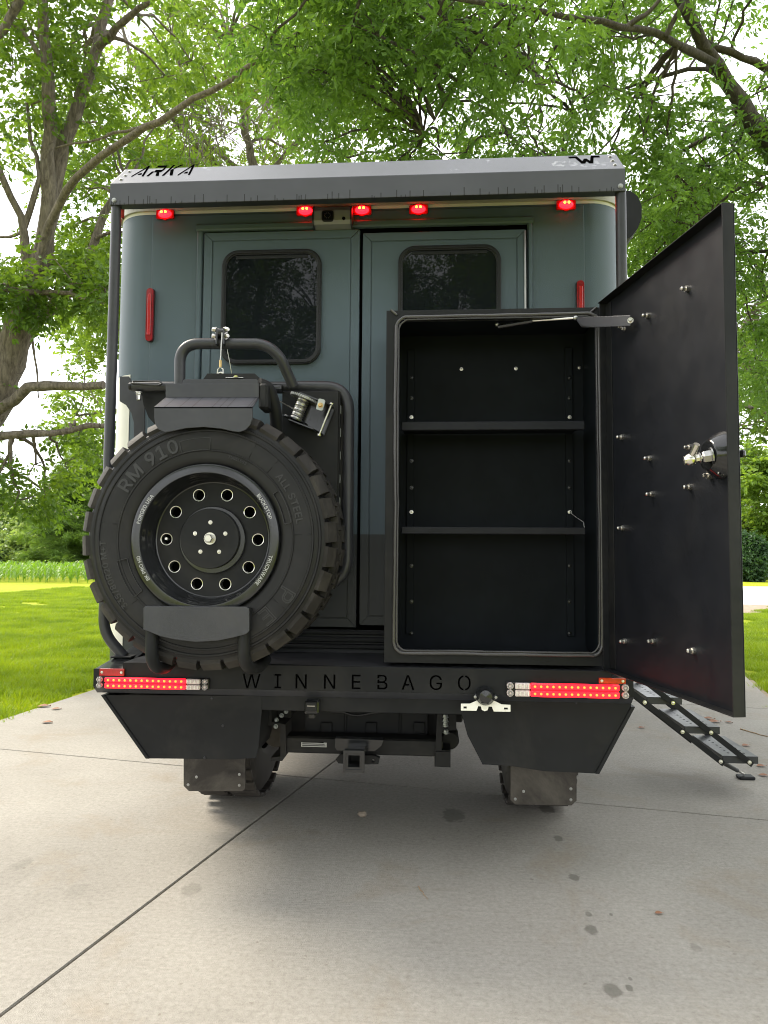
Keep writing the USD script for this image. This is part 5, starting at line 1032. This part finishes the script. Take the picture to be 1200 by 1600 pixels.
oh = dl(lu + .03, -.03, lz); part(door, 'outer_handle', cat(cyl(dl(lu + .05, -.0, lz), dl(lu + .05, -.03, lz), .012, 10), dbox(lu - .06, lu + .07, -.045, -.028, lz - .012, lz + .012, .005)), 'black_gloss', 30)
# gas strut and its bracket
g0, g1, g2 = at(778, 511, -.37), at(832, 501.5, -.40), at(899, 497, YC - .03)
stt = part(cab, 'gas_strut', cyl(g0, g1, .0105, 14), 'black_gloss', 60)
part(cab, 'strut_rod', cyl(g1, g2, .0052, 12), 'bright_metal', 60); part(cab, 'strut_end', cat(trimesh.creation.icosphere(2, .011).apply_translation(g2), trimesh.creation.icosphere(2, .011).apply_translation(g0 + [-.004, 0, .012])), 'grey_metal', 60)
e1 = on_door(985, 497, .03)
bz = np.array([0, 0, -1.0]); a0_, a1_ = g2 + [0, 0, -.003], e1
arm2 = trimesh.convex.convex_hull(np.array([a0_ + [0, 0, .006], a0_ + [.002, 0, -.003], a0_ + (a1_ - a0_) * .12 + [0, 0, -.040], a1_ + [0, 0, -.032], a1_ + [0, 0, .012], a0_ + [.006, .004, .006], a1_ + [.004, .004, .012], a1_ + [.004, .004, -.032]]))
part(door, 'strut_bracket', arm2, 'powder_coat_grey', 15)
part(door, 'bracket_bolt', hexbolt(a1_ + [0, 0, -.010], unit(np.array([-.3, -1, 0])), .009, .016), 'bright_metal', 20)
for px, py in ((970, 511), (976, 514)): part(door, 'bracket_bolt', hexbolt(on_door(px, py, .02), dN, .007, .014), 'bright_metal', 20)

# ------------------------------------------------------------------ folding entry steps at the right side of the truck
def tread_corner(px, py, z):
    return gnd(px, py, z)
zt = [.585, .417, .25]
near = [(1024, 1102), (1079, 1144), (1132, 1185)]
Lst, Wst = .50, .205
x3, y3 = gnd(1129, 1181, .25)[:2]
st = None
foot_p = gnd(1170, 1217)
for k in range(3):
    z = .25 + .168 * (2 - k); x0_ = x3 - .217 * (2 - k); y0_ = y3
    m_ = extr(sbox(0, 0, Wst, Lst).difference(unary_union([Point(xx, yy).buffer(.008, quad_segs=3) for xx in (.06, .15) for yy in np.linspace(.07, .43, 7)])), .004)
    m_.apply_translation((x0_, y0_, z - .004))
    skirt_ = cat(bx(x0_, x0_ + Wst, y0_, y0_ + .004, z - .042, z - .0042, .001), bx(x0_, x0_ + Wst, y0_ + Lst - .004, y0_ + Lst, z - .042, z - .0042, .001), bx(x0_ + Wst - .004, x0_ + Wst, y0_ + .0042, y0_ + Lst - .0042, z - .042, z - .0042, .001), bx(x0_, x0_ + .004, y0_ + .0042, y0_ + Lst - .0042, z - .042, z - .0042, .001))
    if st is None: st = part(TR, 'entry_steps', cat(m_, skirt_), 'powder_coat_grey', 15, label='three-tread folding entry steps at the right side')
    else: part(st, 'step_tread', cat(m_, skirt_), 'powder_coat_grey', 15)
    for dx in (-.02, Wst - .06):
        for yy in (y0_ - .022, y0_ + Lst + .012): part(st, 'step_bolt', bolt((x0_ + dx, yy, z - .028), (0, -1, 0), .008, .008), 'bright_metal')
sl = .168 / .217
for yy in (y3 - .019, y3 + Lst + .006):
    for dx, lo, hi in ((-.02, .02, .62), (Wst - .06, .02, .62)):
        xa_, za_ = x3 + dx, .25 - .028
        if dx < 0: lo = .02
        P = [(xa_ + lo, za_ - lo * sl), (xa_ - hi, za_ + hi * sl)]; tvec = unit(np.array([P[1][0] - P[0][0], P[1][1] - P[0][1]])); nv = np.array([-tvec[1], tvec[0]]) * .016
        part(st, 'step_rail', pxz(Polygon([np.array(P[0]) + nv, np.array(P[1]) + nv, np.array(P[1]) - nv, np.array(P[0]) - nv]), yy, yy + .012), 'powder_coat', 20)
leg0 = np.array([x3 - .02, y3 - .013, .222]); leg1 = foot_p + [-.03, 0, .03]
part(st, 'step_leg', tube([leg0, leg0 + (leg1 - leg0) * .7], .013, 10), 'powder_coat', 60); part(st, 'leg_screw', cyl(leg0 + (leg1 - leg0) * .7, leg1, .007, 8), 'bright_metal', 60)
part(st, 'leg_foot', bx(leg1[0] - .04, leg1[0] + .06, leg1[1] - .035, leg1[1] + .035, .0005, .022, .006), 'powder_coat')
part(st, 'step_mount', bx(x3 - .217 * 2 - .32, x3 - .217 * 2 - .12, y3 - .03, y3 + Lst + .03, .62, .80, .01), 'chassis_black')

# ------------------------------------------------------------------ litter on the drive
def twig_thing(name, label, pts, r, mat, cat_, group=None):
    P = [gnd(a, b, .004) for a, b in pts]; o = P[0] * [1, 1, 0]; T_ = thing(name, label, cat_, o, group)
    part(T_, 'stem', tube(wobble(P, np.random.default_rng(len(pts)), .001)[0], np.linspace(r, r * .4, len(wobble(P, np.random.default_rng(1), 0)[0])), 6), mat, 60); return T_
twig_thing('twig', 'small dry twig lying on the concrete in front of the bumper', [(654, 1385), (660, 1394), (668, 1405)], .0026, 'dry_twig', 'twig')
twig_thing('pine_straw', 'long curved brown stalk on the concrete right of the folding steps', [(1157, 1139), (1178, 1145), (1200, 1151), (1216, 1153)], .006, 'dry_twig', 'stalk')
def pebble():
    c = gnd(566, 1270, .02); m_ = trimesh.creation.icosphere(3, 1.0); v = m_.vertices * (1 + (meshkit.noise(m_.vertices * 1.7 + 9, 4) - .5)[:, None] * .5) * [.024, .020, .016]
    q = tag(part(None, 'pebble', trimesh.Trimesh(v + [c[0], c[1], .013], m_.faces, process=False), 'pebble_stone', 60), 'brown pebble on the concrete below the hitch receiver', 'stone')
pebble()
def dead_leaf(px, py, L, rot, label, seed, group=None):
    r = np.random.default_rng(seed); c = gnd(px, py, .004); n = 9; t = np.linspace(0, 1, n); w_ = np.sin(np.pi * t ** .8) * .32
    pts = []
    for k in range(n): pts += [(t[k] - .5, -w_[k], .18 * abs(w_[k]) + .10 * t[k] * t[k] + r.uniform(0, .02)), (t[k] - .5, 0, .06 * t[k] + .004), (t[k] - .5, w_[k], .2 * abs(w_[k]) + .06 * math.sin(3 * t[k]) ** 2)]
    v = np.array(pts) * L; ca, sa = math.cos(rot), math.sin(rot); v[:, :2] = v[:, :2] @ np.array([[ca, sa], [-sa, ca]]); f = []
    for k in range(n - 1):
        for j in range(2): a = 3 * k + j; f += [[a, a + 3, a + 4], [a, a + 4, a + 1]]
    tag(part(None, 'dead_leaf', (v + [c[0], c[1], .005], np.array(f)), 'dead_leaf', 60), label, 'leaf', group)
for px, py, L, ro_, lab in ((1003, 1137, .065, .5, 'curled brown leaf on the concrete left of the middle step tread'), (1108, 1123, .10, -.3, 'long reddish leaf just above the middle step tread'), (1117, 1128, .12, .2, 'reddish leaf touching the back of the middle step tread'),
                            (1139, 1129, .07, -.8, 'thin brown leaf right of the middle step tread'), (1166, 1165, .07, .3, 'brown leaf beside the lowest step tread'), (1190, 1197, .07, .1, 'brown leaf right of the step foot'), (1194, 1212, .07, -.4, 'brown leaf nearest the right border, beside the step foot'),
                            (88, 1108, .09, .3, 'brown leaf on the concrete near the left lawn edge'), (74, 1129, .10, -.1, 'dark brown leaf on the concrete left of the bumper'), (68, 1104, .13, .2, 'pale dead leaf on the left lawn edge'), (1030, 1427, .035, .1, 'tiny dry leaf on the concrete at the lower right')):
    dead_leaf(px, py, L, ro_, lab, int(px))
